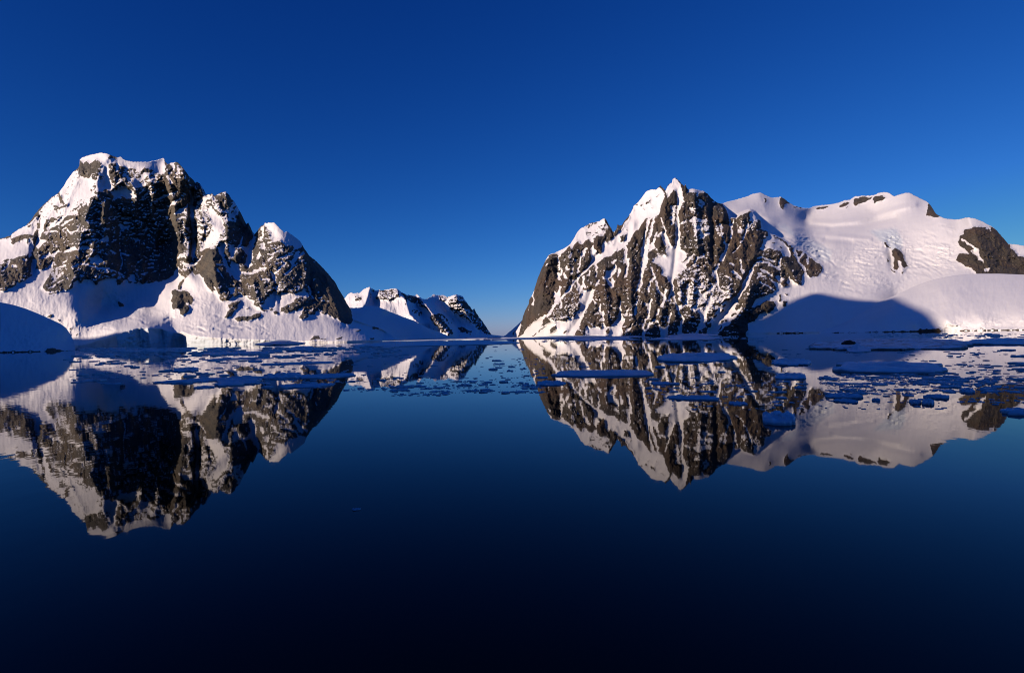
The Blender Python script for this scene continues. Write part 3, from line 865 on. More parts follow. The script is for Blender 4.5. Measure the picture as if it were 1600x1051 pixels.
RIGHT_PAINT = """
p -0.6 800,520 812,505 812,495 830,450 850,405 900,360 945,335 985,325 1030,285 1055,272 1100,294 1126,317 1133,326 1138,336 1143,343 1150,340 1160,333 1170,329 1180,334 1186,345 1190,358 1200,362 1200,368 1212,367 1222,373 1235,383 1243,390 1252,392 1260,395 1264,402 1272,407 1280,412 1286,418 1282,427 1275,432 1265,433 1262,430 1258,425 1254,430 1252,440 1255,448 1248,444 1238,438 1232,430 1230,440 1234,444 1224,448 1218,443 1206,440 1214,450 1213,455 1200,460 1190,463 1178,470 1176,480 1185,474 1200,470 1210,470 1212,478 1204,488 1194,486 1186,492 1176,502 1170,505 1168,515 1164,520 1150,530 800,535
p -0.85 1114,330 1150,342 1185,345 1190,365 1183,400 1168,420 1150,425 1122,408
p 1.1 806,530 812,526 818,520 824,511 833,503 842,498 850,491 854,493 846,503 850,506 857,498 862,497 866,505 874,500 878,492 879,503 886,500 895,495 903,487 907,478 906,468 903,463 912,455 916,453 920,451 929,452 927,462 920,477 912,492 907,505 905,513 900,518 893,530
p 1 790,540 800,522 808,512 815,503 812,515 808,530
p -1 858,515 863,511 869,507 870,510 865,518 860,520
p -0.8 845,508 852,498 856,496 860,502 850,508
l -1 2 832,525 838,521
l -1 2 842,518 850,510
l -0.9 2 882,522 886,517
l 1 4 857,492 866,478 872,470 880,462
l 1 3 880,462 885,455 890,448
l 1 3 876,470 877,478
p 0.8 864,452 868,465 870,468 874,460 875,452 870,458
l 1 3 868,470 874,460 875,448
l 1 2.5 870,474 882,462 892,450 897,440 905,431 912,425 924,415
p 0.75 917,418 925,403 922,392 927,381 932,392 940,398 944,388 950,377 958,372 966,360 972,356 976,350 984,338 990,322 1000,314 1010,299 1030,292 1038,302 1036,318 1030,335 1020,337 1010,341 1003,350 998,358 990,364 986,372 982,380 977,384 970,390 962,392 955,400 945,402 935,410 925,416
p -0.8 993,320 997,318 996,322
p -0.8 998,322 1004,318 1003,323
p -0.8 1004,326 1008,324 1008,328
l -0.5 2 1010,318 1016,313
l -0.4 1.5 1016,322 1020,326
l -0.5 1.5 1024,308 1030,304
l -0.6 1.5 976,357 982,362
l -0.7 1.4 948,392 960,378
p -0.4 966,372 974,364 980,366 976,374 968,380
p 1.1 855,399 867,393 885,384 895,374 903,360 908,354 913,359 918,374 912,380 905,380 902,376 900,379 895,384 893,390 890,384 880,392 875,402 870,396
p 0.1 912,354 925,348 942,340 950,354 945,365 938,372 930,372 924,380 918,372
p 0.9 911,354 916,360 924,354 935,348 945,340 944,350 936,352 930,356 924,363
p -0.9 928,372 935,368 942,372 944,380 938,392 930,390
l 1 3 921,372 926,378
l 1 3 908,402 912,393 916,388
l 1 2.5 912,400 914,388
l 1 2 902,425 906,412 908,403
l 1 2 892,395 890,402
l 1 3 885,416 887,420
l 1 3.5 873,428 874,436
l 1 3 882,428 885,434
l 1 2 878,420 876,430
l 1 2 893,428 895,418
l 1 2 899,406 900,408
l 0.9 2 871,402 873,412 874,420
p -1.05 820,490 837,447 846,422 858,402 866,402 870,415 868,440 864,455 868,468 862,478 855,486 845,492 832,500 820,512 817,500
l 1 2 850,408 857,401
l 0.8 2 852,416 856,412
l 1 2 834,453 832,460 834,468 832,476
l 1 2 826,485 827,484
l 1 1.5 852,438 852,442
l 0.9 1.5 853,448 855,449
l 1 1.5 841,492 843,491
p -0.35 866,478 890,455 905,440 912,455 905,465 907,480 898,495 880,500 866,500 862,490
l 1 2.5 877,480 876,466 880,463
l 1 3 911,432 912,445 914,448
l 1 2.5 905,430 902,440 905,446
p 0.9 904,448 910,445 911,452 905,458
l 1 2.5 932,446 935,438
l 1 2 932,410 932,433
l 1 2.5 920,430 922,424
p 1 915,514 918,508 920,512 925,510 930,508 936,510 940,515 944,530 915,530
l 1 2.5 936,480 938,487 941,492
p 1 929,492 933,487 936,490
p 1 940,498 943,482 945,490 942,500
l 1 2 925,466 932,475
l 1 2 937,474 937,484
p 1 940,510 943,502 947,510 949,520 940,528
p 1 947,512 958,507 965,495 969,480 970,468 971,490 974,493 973,505 972,515 970,530 951,530 952,514
p -1 947,517 951,513 951,519 948,522
l 1 2.5 942,486 943,500
p 1 940,433 955,430 958,436 962,440 958,448 955,451 952,444 949,446 948,438
p -1 951,437 957,432 957,434 953,439
p 1 948,420 952,427 958,418 961,412 965,418 962,426 955,432 945,433
l 1 2 956,411 963,407
l 1 3 968,420 966,430
p 1 1002,388 1006,378 1010,384 1013,392 1012,405 1010,418 1006,420 1006,428 1001,432 1001,418 1003,405 1001,395
l 1 3 1019,338 1013,345 1010,360 1007,375 1005,385
l 1 3 1024,332 1021,345 1017,360 1013,375 1012,388
l 1 2.5 1027,362 1023,372 1018,382
l 1 2.5 1002,428 999,440 995,452
l 1 2.5 1003,430 1002,445 999,454
l 1 2 1017,416 1020,425 1022,432
p 1 1015,382 1022,382 1024,388 1018,390 1014,392
l 0.9 1.5 1025,390 1028,394
l 1 3.5 977,385 978,395 976,410
p 1 980,402 984,402 982,420 980,430 976,435 977,425
l 1 3 967,370 970,385
p 0.9 940,380 946,377 950,386 958,382 960,390 952,395 945,398 940,400
p -1 1038,308 1042,312 1048,318 1052,330 1056,350 1056,362 1050,366 1044,362 1036,350 1030,342 1032,325
p 0.0 1047,318 1056,318 1056,330 1054,350 1049,354 1046,340
p 1.1 1027,400 1032,398 1036,397 1042,400 1044,404 1040,392 1042,385 1036,375 1032,366 1028,368 1034,360 1038,362 1044,370 1048,382 1054,385 1056,372 1054,360 1057,340 1058,320 1058,300 1061,300 1062,318 1060,335 1062,352 1062,372 1063,385 1064,390 1070,392 1072,400 1068,408 1058,408 1068,410 1078,400 1084,396 1080,404 1072,414 1076,418 1066,425 1058,430 1052,440 1050,448 1047,440 1040,432 1034,428 1034,418 1030,415 1026,412 1024,410 1018,408
p -1 1031,370 1037,377 1040,390 1034,392 1026,388 1024,378
p -0.9 1044,372 1050,370 1053,376 1052,382 1046,380
p 0.7 1040,295 1050,282 1055,276 1062,285 1066,293 1066,305 1070,315 1064,320 1060,330 1058,300 1052,296 1048,300 1046,308 1042,306
p -1 1049,302 1055,300 1057,308 1056,315 1048,315 1047,308
p -1 1062,285 1066,289 1072,296 1072,300 1068,298 1063,291
l 1 2 1033,340 1036,350 1040,362
p 1 1074,294 1083,292 1096,295 1101,300 1092,302 1084,300 1075,300
l 1 2 1088,304 1091,302
p 0.0 1086,315 1096,308 1102,318 1098,326 1090,320
p 0.9 1077,323 1083,322 1085,328 1080,330
p -0.1 1080,345 1105,345 1110,362 1098,375 1086,372
l 1 3 1078,345 1086,341 1096,344 1104,344
p 1 1078,344 1084,338 1086,345
l 1 2 1064,350 1072,344
l 1 2 1085,350 1087,357 1085,362
p 0.9 1090,352 1097,352 1096,358 1090,358
l 1 3 1100,368 1104,365 1112,364
l 0.9 3 1094,360 1096,370
p 0.9 1085,376 1090,374 1088,378
p -1.2 1108,310 1114,315 1116,350 1116,400 1112,415 1108,405 1110,360 1108,330
p -0.2 1116,352 1128,352 1132,365 1124,370 1117,362
l 1 2.5 1140,337 1141,352 1144,362 1142,372
l 1 2 1146,345 1144,355
l 1 2 1125,350 1130,356
l 0.9 1.5 1128,366 1131,376 1134,380
p 1 1131,377 1139,381 1138,388 1134,396 1132,405 1128,408 1124,407 1127,398 1132,390 1133,384
p -0.3 1150,345 1188,345 1190,360 1152,362
l 1 3 1168,350 1165,362 1161,372
l 0.9 1.5 1160,376 1152,388 1145,396
l 0.9 1.5 1176,346 1173,353
p 0.2 1152,358 1162,358 1160,366 1154,364
p 0.7 1171,332 1180,333 1186,342 1182,346 1174,345
l 0.8 2 1153,338 1162,333 1168,331
p -0.2 1055,430 1085,410 1110,440 1120,450 1150,440 1140,470 1110,490 1090,490 1060,470
l 1 2.5 1086,408 1092,402 1100,397
p 0.9 1088,414 1094,413 1093,417
l 1 3 1123,412 1120,420 1117,428 1122,434 1119,445 1114,448 1105,455 1098,460 1092,470 1086,480 1080,484
p 1 1113,420 1120,422 1122,432 1117,436 1113,428
l 1 2.5 1122,435 1123,450 1130,455 1138,456
l 1 2 1098,462 1103,470
l 1 2.5 1090,452 1096,460
p 1 1092,490 1098,489 1102,482 1108,465 1112,458 1115,455 1112,468 1107,480 1104,492 1104,502 1100,510 1092,516 1090,525 1086,521 1092,508 1095,500
p 1.1 1181,407 1178,414 1172,422 1168,430 1162,440 1158,450 1150,462 1140,468 1130,475 1122,482 1115,492 1110,500 1106,505 1112,502 1112,510 1104,515 1104,525 1118,525 1128,514 1140,505 1152,492 1160,480 1150,484 1147,480 1156,466 1162,455 1170,445 1172,436 1174,430 1178,422 1177,418 1181,412
l 1 2.5 1156,405 1158,411 1158,420 1163,425
p -0.9 1128,480 1131,482 1128,488 1125,490
l -0.9 3 1115,494 1119,492
l -0.9 2.5 1130,478 1134,477
p -0.9 1142,492 1150,488 1152,490 1144,495
l -0.8 2 1122,518 1128,508
l -0.9 3 1128,503 1134,501
l 1 2.5 1132,430 1138,434 1142,438
l 1 2.5 1140,412 1148,414
l 1 3 1145,424 1152,430 1157,435
l 1 3 1023,433 1016,440 1013,450 1014,455
l 1 3 1025,440 1028,448 1030,455 1036,462 1038,468 1034,478
l 1 2.5 1041,452 1038,462 1042,470
l 1 3 1052,445 1050,455 1046,463 1047,470
l 1 3 1051,455 1054,470 1058,480 1062,482 1074,472 1076,450 1075,448
p 1 1056,478 1064,476 1062,484 1057,486
l 1 3 1018,468 1016,475 1015,482 1014,492 1008,500 1004,512
p 1 1005,473 1015,472 1018,468 1017,478 1014,490 1010,478
l 1 2.5 1030,484 1026,492
l 1 3 1016,502 1012,512
l 1 2.5 1024,498 1018,504
l 1 2.5 1049,488 1044,498 1044,508
l 1 2.5 1027,502 1032,510
p 1 1030,510 1044,509 1043,526 1034,526 1032,516
p 0.9 1004,512 1010,514 1008,526 1004,526
l 1 3 1060,488 1068,498 1064,508
p 0.9 1058,508 1066,510 1064,526 1060,524
l 1 3 994,472 994,482 992,492
l 1 2.5 980,485 977,492
l 1 2.5 976,498 974,504
l 1 2 982,512 978,518
l 1 2 987,510 982,516
p 1 1090,482 1098,482 1098,488 1092,488
l 1 3 1100,482 1104,478
p 0.8 1187,390 1192,378 1197,370 1204,368 1214,370 1224,378 1232,388 1236,396 1234,400 1224,400 1220,392 1208,390 1200,388 1196,392 1192,392
l -0.6 2 1206,379 1212,380
l -0.6 2 1192,386 1198,386
l -0.6 2 1218,384 1222,388
l -0.6 2 1210,371 1214,372
l 1 3 1184,402 1194,402 1208,408
l 1 3 1184,410 1196,409 1205,414 1218,420
l 0.9 2.5 1190,421 1198,426 1206,430
l 1 3 1220,402 1218,410 1218,418
l 0.9 2.5 1183,435 1188,430 1194,432
p 0.9 1184,425 1192,426 1188,432 1184,430
p 1 1212,428 1220,431 1226,437 1216,440
l 0.8 2 1188,441 1202,448 1212,455
l 1 3.5 1240,390 1244,400 1248,406
l 1 2.5 1247,404 1255,395
l 1 3 1248,408 1254,416 1258,422
l 0.9 2 1262,400 1262,412
l 0.9 2 1203,435 1215,447
p 1.1 1215,462 1200,463 1185,470 1178,476 1178,484 1188,475 1200,470 1212,470 1212,462
p -1 1178,462 1188,460 1186,466 1180,468
l -1 3 1220,461 1218,470
p -1 1225,458 1230,458 1234,463 1230,462
p -1 1223,470 1230,470 1228,478 1224,478
p -1.1 1166,490 1180,480 1188,474 1200,470 1210,470 1212,478 1204,488 1194,486 1186,492 1176,502 1170,505 1168,515 1164,522 1150,518 1145,510 1152,502 1158,495
l -0.8 1.4 1214,520.2 1232,519.2 1254,519.6
l -0.8 1.2 1308,518.8 1340,518 1350,518.4
# rocks of the ice field
p -0.8 1193,308 1199,309 1197,315 1192,320 1195,312
p -0.6 1217,310 1222,307 1230,313 1236,319 1226,320 1224,328 1218,322
l -0.7 2 1240,322.5 1252,324.5
p -0.9 1273,325 1285,322 1295,322.5 1294,325 1284,326 1276,328
p -0.9 1311,321 1316,317 1325,314.5 1328,318 1322,322 1312,324
p -0.9 1333,318 1333,312 1340,309 1352,308 1365,307.5 1362,312 1352,315 1345,318 1336,321
p -0.9 1364,312 1368,307 1378,304.5 1380,308 1384,310 1380,313 1372,314 1366,317
l -0.6 2 1322,326 1325,323
p -1 1450,317 1454,320 1459,327 1465,333 1472,338 1460,339.5 1448,338 1449,328
p -1.3 1394,391 1398,388 1405,390 1410,397 1412,404 1416,410 1418,416 1413,419 1409,413 1407,408 1404,405 1402,410 1404,416 1402,423 1397,420 1396,410 1398,405 1394,398
p -1.2 1407,424 1412,424 1409,428
l -0.7 2.5 1383,379 1386,385 1392,388
l -0.6 2 1385,402 1388,408
l -0.8 2 1391,420 1398,425
p -1 1496,378 1500,370 1505,365 1508,358 1518,356 1528,354 1540,355.5 1550,355 1560,360 1572,374 1582,390 1590,400 1600,402 1750,410 1750,445 1530,432 1523,424 1518,419 1508,415 1503,411 1493,407 1497,398 1506,395 1510,392 1505,388 1500,384
l 1 2.5 1503,374 1514,381 1525,389
p 1 1516,391 1524,388 1528,386 1530,395 1534,402 1538,412 1530,406 1526,400 1520,396
p 1 1500,388 1508,387 1514,397 1506,395 1500,394
l 0.9 2 1540,357 1548,358
p 0.9 1536,420 1546,418 1546,424 1538,424
p 1.1 1576,379 1600,381 1760,400 1760,409 1600,402 1590,398 1584,392
"""
RIGHT_RELIEF = """
r -40 12 860,398 850,440 842,490
r 30 8 872,405 868,450 860,482
r -24 8 890,390 888,430 882,460
r 22 7 935,395 918,418 900,440
r 26 8 925,452 912,490 890,520
r -26 9 945,345 935,375 930,395
r -26 9 945,410 945,450 950,500
r 18 5 970,465 966,500
r -24 8 990,350 988,400 985,450 988,500
r 20 5 1008,360 1004,400 1000,440
r -22 6 1040,310 1036,350 1030,385
r 20 6 1058,300 1060,350 1055,400 1050,445
r -32 9 1085,300 1088,350 1090,390
r 40 7 1112,310 1113,360 1114,410
r -28 8 1130,325 1128,360 1126,380
r 18 5 1141,340 1142,372 1132,400 1118,440
r -26 8 1160,335 1158,380 1160,405
r -26 8 1180,340 1184,370 1178,400
r 24 8 1178,412 1160,450 1130,495 1110,520
r -22 8 1140,420 1138,450 1140,465
r -30 9 1172,445 1164,480 1150,505
r -24 7 1045,455 1035,480 1030,500
r -24 7 1025,445 1024,480 1018,500
r -22 7 1062,440 1064,470
r -22 7 1085,430 1082,460 1078,500
r -20 7 1055,485 1054,510
r -30 10 1205,385 1230,410 1245,440
r -20 7 1255,395 1268,425
r 60 14 1126,350 1150,350
r -40 18 1512,340 1530,380 1545,420
r -25 8 1398,388 1406,405 1410,420
r 30 9 1388,378 1392,400 1394,420
r -60 20 1186,303 1200,340
r -45 14 1222,308 1226,330
r -60 7 1270,347 1300,349 1340,345 1390,330 1430,320
r 70 8 1260,352 1300,355 1350,352 1400,340
r -40 5 1275,366 1310,368 1340,372 1360,374
r -50 6 1190,336 1220,350 1245,356 1290,358
r 40 6 1290,374 1330,378
"""
RIGHT_RELIEF += crevasses("1206,366 1225,354 1246,354 1262,368 1300,386 1305,412 1290,420 1265,398 1235,382", 70, 8, 20.0, .5, (5, 16))
RIGHT_RELIEF += crevasses("1300,384 1345,382 1385,392 1390,440 1370,462 1310,462 1288,440 1296,415", 60, 9, 15.0, .1, (8, 26))
RIGHT_RELIEF += crevasses("1356,362 1400,356 1425,372 1430,400 1412,395 1385,382", 40, 10, 22.0, .3, (5, 15))
RIGHT_RELIEF += crevasses("1420,385 1450,400 1495,405 1500,418 1460,432 1425,436 1415,425", 45, 11, 13.0, .35, (6, 20))
RIGHT_RELIEF += crevasses("1430,352 1490,350 1490,395 1450,385", 18, 12, 10.0, .1, (6, 16))
RIGHT_ROUGH = """
p 0.55 1205,368 1222,352 1245,352 1262,368 1290,378 1340,380 1362,372 1375,362 1410,358 1445,354 1490,358 1495,400 1505,415 1470,432 1430,440 1385,462 1330,462 1290,455 1282,430 1292,418 1270,400 1240,382
p 1.0 1210,355 1245,350 1270,375 1300,395 1300,410 1275,405 1245,380
p 1.0 1355,362 1400,355 1412,372 1410,390 1392,392 1380,380
p 0.8 1395,380 1425,375 1425,400 1412,400
"""
RIGHT_ICE = """
p 0.3 1240,370 1270,375 1300,392 1298,408 1275,408
p 0.4 1358,360 1400,357 1410,375 1408,392 1394,390 1380,380
p 0.35 1212,352 1226,350 1245,366 1235,368
"""
terrain('mountain_right', 803, 1950, RIGHT_SKY, RIGHT_SHORE, RIGHT_CTRL, M_RIGHT, RIGHT_PAINT, 1.1, RIGHT_RELIEF, RIGHT_ROUGH, RIGHT_ICE, RIGHT_CLIFF,
        step=1.0, nrow=290, overlays=((ICE_CTRL, ICE_BROAD, 9.0, True), (ICE_CTRL, ICE_POLY, 0.9, True)), seed=29, aniso=1.2, vdir=-0.2, ledges=0.2, amp=1.2, lodge=1.3, speck=0.7,
        label='jagged brown rock peak veined with snow couloirs, right of the channel',
        splits=(
                ('rock_outcrop', None, "1393,391 1398,387 1405,389 1411,397 1413,404 1417,410 1419,416 1413,420 1409,416 1404,418 1402,424 1396,421 1395,410 1397,405 1393,398", 'ice_field'),
                ('rock_outcrop', None, "1272,325 1285,321 1296,322 1295,326 1284,327 1275,329", 'ice_field'),
                ('rock_outcrop', None, "1310,321 1316,315.5 1325,313.5 1329,318 1322,323 1311,325", 'ice_field'),
                ('rock_outcrop', None, "1332,318 1332,311 1340,307.5 1352,306.5 1364,306.5 1362,313 1352,316 1345,319 1335,322", 'ice_field'),
                ('rock_outcrop', None, "1449,317 1454,319 1460,327 1466,333 1473,338 1460,340.5 1447,339 1448,328", 'ice_field'),
                ('rock_bluff', 'big brown rock bluff at the right end of the ice field', "1495,378 1500,369 1505,364 1507,357 1518,355 1528,353 1540,354.5 1550,353 1561,360 1573,374 1583,390 1590,399 1600,401 1700,403 1700,442 1530,433 1522,424 1517,420 1508,416 1503,412 1492,408 1496,397 1506,394 1509,392 1504,388 1499,384", 'ice_field'),
                ('ice_field', 'broad bright ice field and icefall behind the right peak', "1124,280 1126,318.5 1133,326 1137,333 1142,337.5 1150,340 1153,336 1160,332.5 1168,329.5 1172,328.5 1178,331 1184,338 1187,346 1190,355 1193,359 1200,362 1212,366 1222,372 1236,382 1244,389 1262,394 1274,406 1288,418 1284,428 1266,436 1256,450 1236,447 1222,452 1212,460 1236,480 1212,482 1190,495 1172,508 1168,530 1960,530 1960,280", None),))

# ---- low snow dome on the right shore
DOME_SKY = "1280,519.6 1300,511 1320,500 1340,488 1360,476.5 1380,468.5 1395,463 1410,456 1425,449 1440,443 1455,438 1470,434 1490,430.5 1510,428.5 1530,427.5 1560,427.5 1600,429 1690,433 1800,455 1950,503"
DOME_SHORE = "1280,520.3 1400,518.5 1480,517.2 1600,515.5 1690,514.2 1950,509.5"
terrain('snow_dome', 1280, 1950, DOME_SKY, DOME_SHORE,
        """1300,512,1840 1340,489,1950 1380,469,2030 1425,449,2080 1470,434,2100 1530,428,2110 1600,429,2060 1690,433,2020
        1380,500,1700 1425,490,1690 1470,480,1690 1530,470,1680 1600,465,1640 1690,465,1600 1430,505,1600 1480,500,1560 1530,497,1530 1600,492,1480 1690,490,1440 1400,480,1790 1470,455,1850 1530,450,1850 1600,448,1800 1800,457,1900 1800,485,1550 1950,504,1450""",
        M_RIGHT, """
p -1.2 1434,518.5 1436,514 1440,512.5 1450,514 1462,512.5 1466,511.5 1470,515 1471,518
l -1.3 1.6 1380,518 1434,517.2
l -1 1.2 1300,519.4 1380,518
l -1.1 1.4 1500,516 1512,514.5 1524,515.6 1532,513.6 1540,515 1556,514 1570,515 1600,514.4 1640,514.2
l -0.9 1.2 1485,504 1496,510
""", 1.15, rough="p 0.25 1440,520 1470,505 1540,496 1690,486 1690,520", step=1.0, nrow=110, seed=41, jag=0.0, speck=0.35, snow_rough=0.25, flute=0.0,
        label='smooth rounded snow dome on the right shore, half in shadow')

# ---- snow hill on the left shore
terrain('snow_hill', -300, 118, "-300,547 -200,490 -90,458 -60,462 0,472 20,476 40,482 60,490 80,499 95,506 103,512 110,522 115,533 118,545.5", "-300,558.5 -90,554.5 0,551 60,549.3 118,547.4",
        "-200,493,950 -200,525,830 -300,549,830 -90,460,960 0,474,930 60,491,910 100,511,890 114,532,880 -60,520,800 0,515,800 60,522,820 105,535,860 0,490,870 60,505,870 -90,500,860", M_LEFT,
        """
l -1.1 2.2 -90,553 0,550 30,549 62,548.5
p -1.2 68,549.5 74,546 82,544.5 90,545 98,546 100,549
l -1.0 1.6 98,548 118,547
""", 1.15, rough="p 0.3 -90,560 -90,500 40,500 100,520 118,560", step=0.7, nrow=110, seed=47, jag=0.0, speck=0.35, snow_rough=0.25, flute=0.3,
        label='low rounded snow hill in blue shade at the left edge')

# ---- the range behind and left of the ship: it keeps the near water, its floes and both low shores in shade
qv = np.array([-math.cos(SUN_A), math.sin(SUN_A)])
sv = np.array([math.sin(SUN_A), math.cos(SUN_A)])          # the way the light travels
S0 = -1550.0
# crest line, from the far points (along q, along the light s, height) where its shadow ends on the shores
EDGE = ((499, 1892, 6), (509, 1900, 22), (552, 1978, 51), (621, 2076, 78), (735, 2271, 119), (838, 2334, 118), (938, 2365, 140), (1019, 2334, 161), (1043, 2227, 142),
        (1060, 1990, 90), (1088, 1848, 61), (1177, 1712, 30), (1222, 1492, 22), (1300, 1000, 20), (1380, 500, 20), (1440, 60, 15), (1500, 20, 12), (1750, 190, 14), (1890, 20, 10), (2000, -350, 0), (2100, -1560, 0))
eq = [-4200, -3600, -2800, -2000, -1200, -600, 0, 250, 400] + [p[0] for p in EDGE]
eh = [120, 450, 600, 690, 660, 680, 730, 780, 850] + [p[2] + (p[1] - S0) * math.tan(SUN_E) for p in EDGE]
CAST = lambda v: np.interp(v, eq, eh)

q = np.linspace(-4200, 2100, 520); u = np.linspace(-1, 1, 160)
Q, Uu = np.meshgrid(q, u)
H = CAST(Q)
wd = np.where(Uu < 0, 1500.0, 820.0)
off = Uu * wd + 60 * fbm(Q / 400, Uu * 0, 3, 5)
prof = np.abs(Uu)
Z = H * (1 - prof) ** 1.25 + (18 * ridged(Q / 160, Uu * 3, 4, 9) - 10) * np.clip(prof * 8, 0, 1) * np.clip((1 - prof) * 3, 0, 1)
Z = np.where(prof > 0.98, -6, Z)
Pm = np.stack([Q * qv[0] + (S0 + off) * sv[0], Q * qv[1] + (S0 + off) * sv[1], Z], -1)
co = Pm.reshape(-1, 3); fc = grid_faces(*Q.shape)
n = vert_normals(co, fc)
if n[:, 2].mean() < 0: n = -n; fc = fc[:, ::-1]
sn = 0.7 * fbm(Q / 120, Uu * 7, 4, 15) + (n[:, 2].reshape(Q.shape) - 0.75) * 3
me = np_mesh('mountain_behind', co, fc, {'snow': sn.ravel(), 'ice': np.zeros(len(co))}, n)
add_obj('mountain_behind', me, M_LEFT, label='rocky snow range behind the ship that shades the near water', kind='structure')

# ================================================================== ice afloat
M_FLOE = floe_material('snow_covered_floe_ice')
M_BLUE = floe_material('bare_blue_berg_ice', blue=0.35)
M_DIRTY = floe_material('ice_with_rock_debris', blue=0.1, dirt=0.9)
M_RIM = floe_material('wet_floe_rim_ice', blue=0.45)
M_ROCK = mountain_material('wet_boulder_rock', k=20.0)

def lathe_mesh(name, pl, pr, frac, outline, hts, lump, seed, peak=None):
    """an irregular slab or hummock: rings from under the waterline over the rim to the middle of the top"""
    rng = np.random.RandomState(seed)
    n = len(outline)
    co = []
    for k, (f, z) in enumerate(zip(frac, hts)):
        for i in range(n):
            x, y = outline[i] * f
            zz = z
            if k >= 2:
                zz = z * (0.75 + lump * (gnoise(np.array(outline[i][0] * f * 3.1 + seed), np.array(outline[i][1] * f * 3.1), seed) + .35 * rng.randn() * .5))
                if peak is not None:
                    for (ax, ay, ah, aw) in peak:
                        zz += ah * math.exp(-((x - ax) ** 2 + (y - ay) ** 2) / (aw * aw))
                zz = max(zz, 0.04)
            co.append((x * pl / 2, y * pr / 2, zz))
    top = len(co)
    zc = hts[-1]
    if peak is not None:
        for (ax, ay, ah, aw) in peak: zc += ah * math.exp(-(ax ** 2 + ay ** 2) / (aw * aw))
    co.append((0, 0, zc))
    fs = []
    for k in range(len(frac) - 1):
        for i in range(n):
            j = (i + 1) % n
            fs.append((k * n + i, k * n + j, (k + 1) * n + j, (k + 1) * n + i))
    b = (len(frac) - 1) * n
    for i in range(n):
        fs.append((b + i, b + (i + 1) % n, top))
    me = bpy.data.meshes.new(name)
    me.from_pydata(co, [], fs)
    me.update()
    return me

def outline_pts(n, seed, ragged=0.22, square=0.0):
    rng = np.random.RandomState(seed)
    a = np.linspace(0, 2 * np.pi, n, endpoint=False) + rng.randn(n) * 0.6 / n
    r = 1 + ragged * gnoise(np.cos(a) * 1.3 + seed * 3.7, np.sin(a) * 1.3 + seed, seed) + ragged * .6 * gnoise(np.cos(a) * 3.5 + seed, np.sin(a) * 3.5, seed + 2) + rng.randn(n) * ragged * .2
    c, s = np.cos(a), np.sin(a)
    e = 1 - square
    return np.stack([np.sign(c) * np.abs(c) ** e * r, np.sign(s) * np.abs(s) ** e * r], 1)

def floe(name, x0, x1, yb, yf, h, label, cat='ice floe', group=None, seed=1, mat=None, n=64, peak=None, lump=0.6, square=0.35, ragged=0.26, rings=None):
    """x0..x1 and yb..yf: the stretch of sea it covers, in photograph pixels; h: freeboard in metres"""
    cx = (x0 + x1) / 2
    pf, pb = at(cx, yf), at(cx, yb)
    mid = (pf + pb) / 2
    wid = np.linalg.norm(at(x1, (yf + yb) / 2) - at(x0, (yf + yb) / 2))
    dep = np.linalg.norm(pf - pb)
    h = h * 0.62
    ol = outline_pts(n, seed, ragged, square)
    frac, hts = rings or ((0.97, 1.0, 1.0, 0.975, 0.93, 0.86, 0.74, 0.6, 0.44, 0.28, 0.12), (-0.5, 0.02, h * .55, h * .9, h, h * 1.05, h * 1.1, h * 1.15, h * 1.15, h * 1.15, h * 1.15))
    me = lathe_mesh(name, wid, dep, frac, ol, hts, lump, seed, peak)
    me.polygons.foreach_set('use_smooth', [True] * len(me.polygons))
    cap = None
    if x1 - x0 > 24:                                    # large enough to tell the wet rim from the snow lying on it
        full = me
        n_rim = 2 * len(ol)
        vs_ = [tuple(v.co) for v in full.vertices]; ps_ = [tuple(p.vertices) for p in full.polygons]
        me = bpy.data.meshes.new(name); me.from_pydata(vs_[:3 * len(ol)], [], ps_[:n_rim]); me.update()
        cap = bpy.data.meshes.new('snow_cap'); o2 = 2 * len(ol)
        cap.from_pydata(vs_[o2:], [], [tuple(i - o2 for i in p) for p in ps_[n_rim:]]); cap.update()
        for m_ in (me, cap): m_.polygons.foreach_set('use_smooth', [True] * len(m_.polygons))
        bpy.data.meshes.remove(full)
    if cap:
        o = add_obj(name, None, None, label=label, cat=cat, group=group)
        me.name = 'ice_rim'
        add_obj('ice_rim', me, mat or M_RIM, parent=o)
        add_obj('snow_cap', cap, mat or M_FLOE, parent=o)
    else:
        o = add_obj(name, me, mat or M_FLOE, label=label, cat=cat, group=group)
    o.location = (mid[0], mid[1], 0)
    o.rotation_euler[2] = -math.atan2(mid[0], mid[1])
    return o

FG = 'ice floes drifting in the channel'
# name, x0, x1, back edge, front edge, freeboard, seed, label
floe('ice_floe', 864, 1014, 579.5, 588.5, 0.75, 'long flat floe in front of the right peak, nearest below its rock foot', group=FG, seed=3, ragged=.1, square=.45, lump=.25)
floe('ice_floe', 839, 881, 596, 602.5, 0.45, 'short flat floe left of and below the long flat floe', group=FG, seed=5)
floe('ice_floe', 1029, 1142, 553.5, 565, 1.3, 'broad hummocky blue floe below the snow couloirs of the right peak', group=FG, seed=9, lump=.7, ragged=.15)
floe('ice_floe', 1207, 1262, 562, 571, 1.0, 'pale floe right of the broad hummocky floe, beside dark reflected rock', group=FG, seed=12)
floe('ice_floe', 1211, 1258, 585, 592.5, 0.7, 'small oblong floe below the pale floe at right', group=FG, seed=14, square=.5, ragged=.1)
floe('ice_floe', 1305, 1461, 569, 583, 1.5, 'large ragged-edged dark floe on the pale reflection at right', group=FG, seed=17, lump=.5, ragged=.16)
floe('ice_floe', 1272, 1508, 531, 546.5, 2.6, 'biggest low floe at right, with a dark dirty waterline', group=FG, seed=21, n=90, lump=.45, mat=M_DIRTY, ragged=.12)
floe('ice_floe', 1512, 1660, 530, 539, 1.9, 'wide low floe at the right edge below the snow dome', group=FG, seed=23, n=80, ragged=.1)
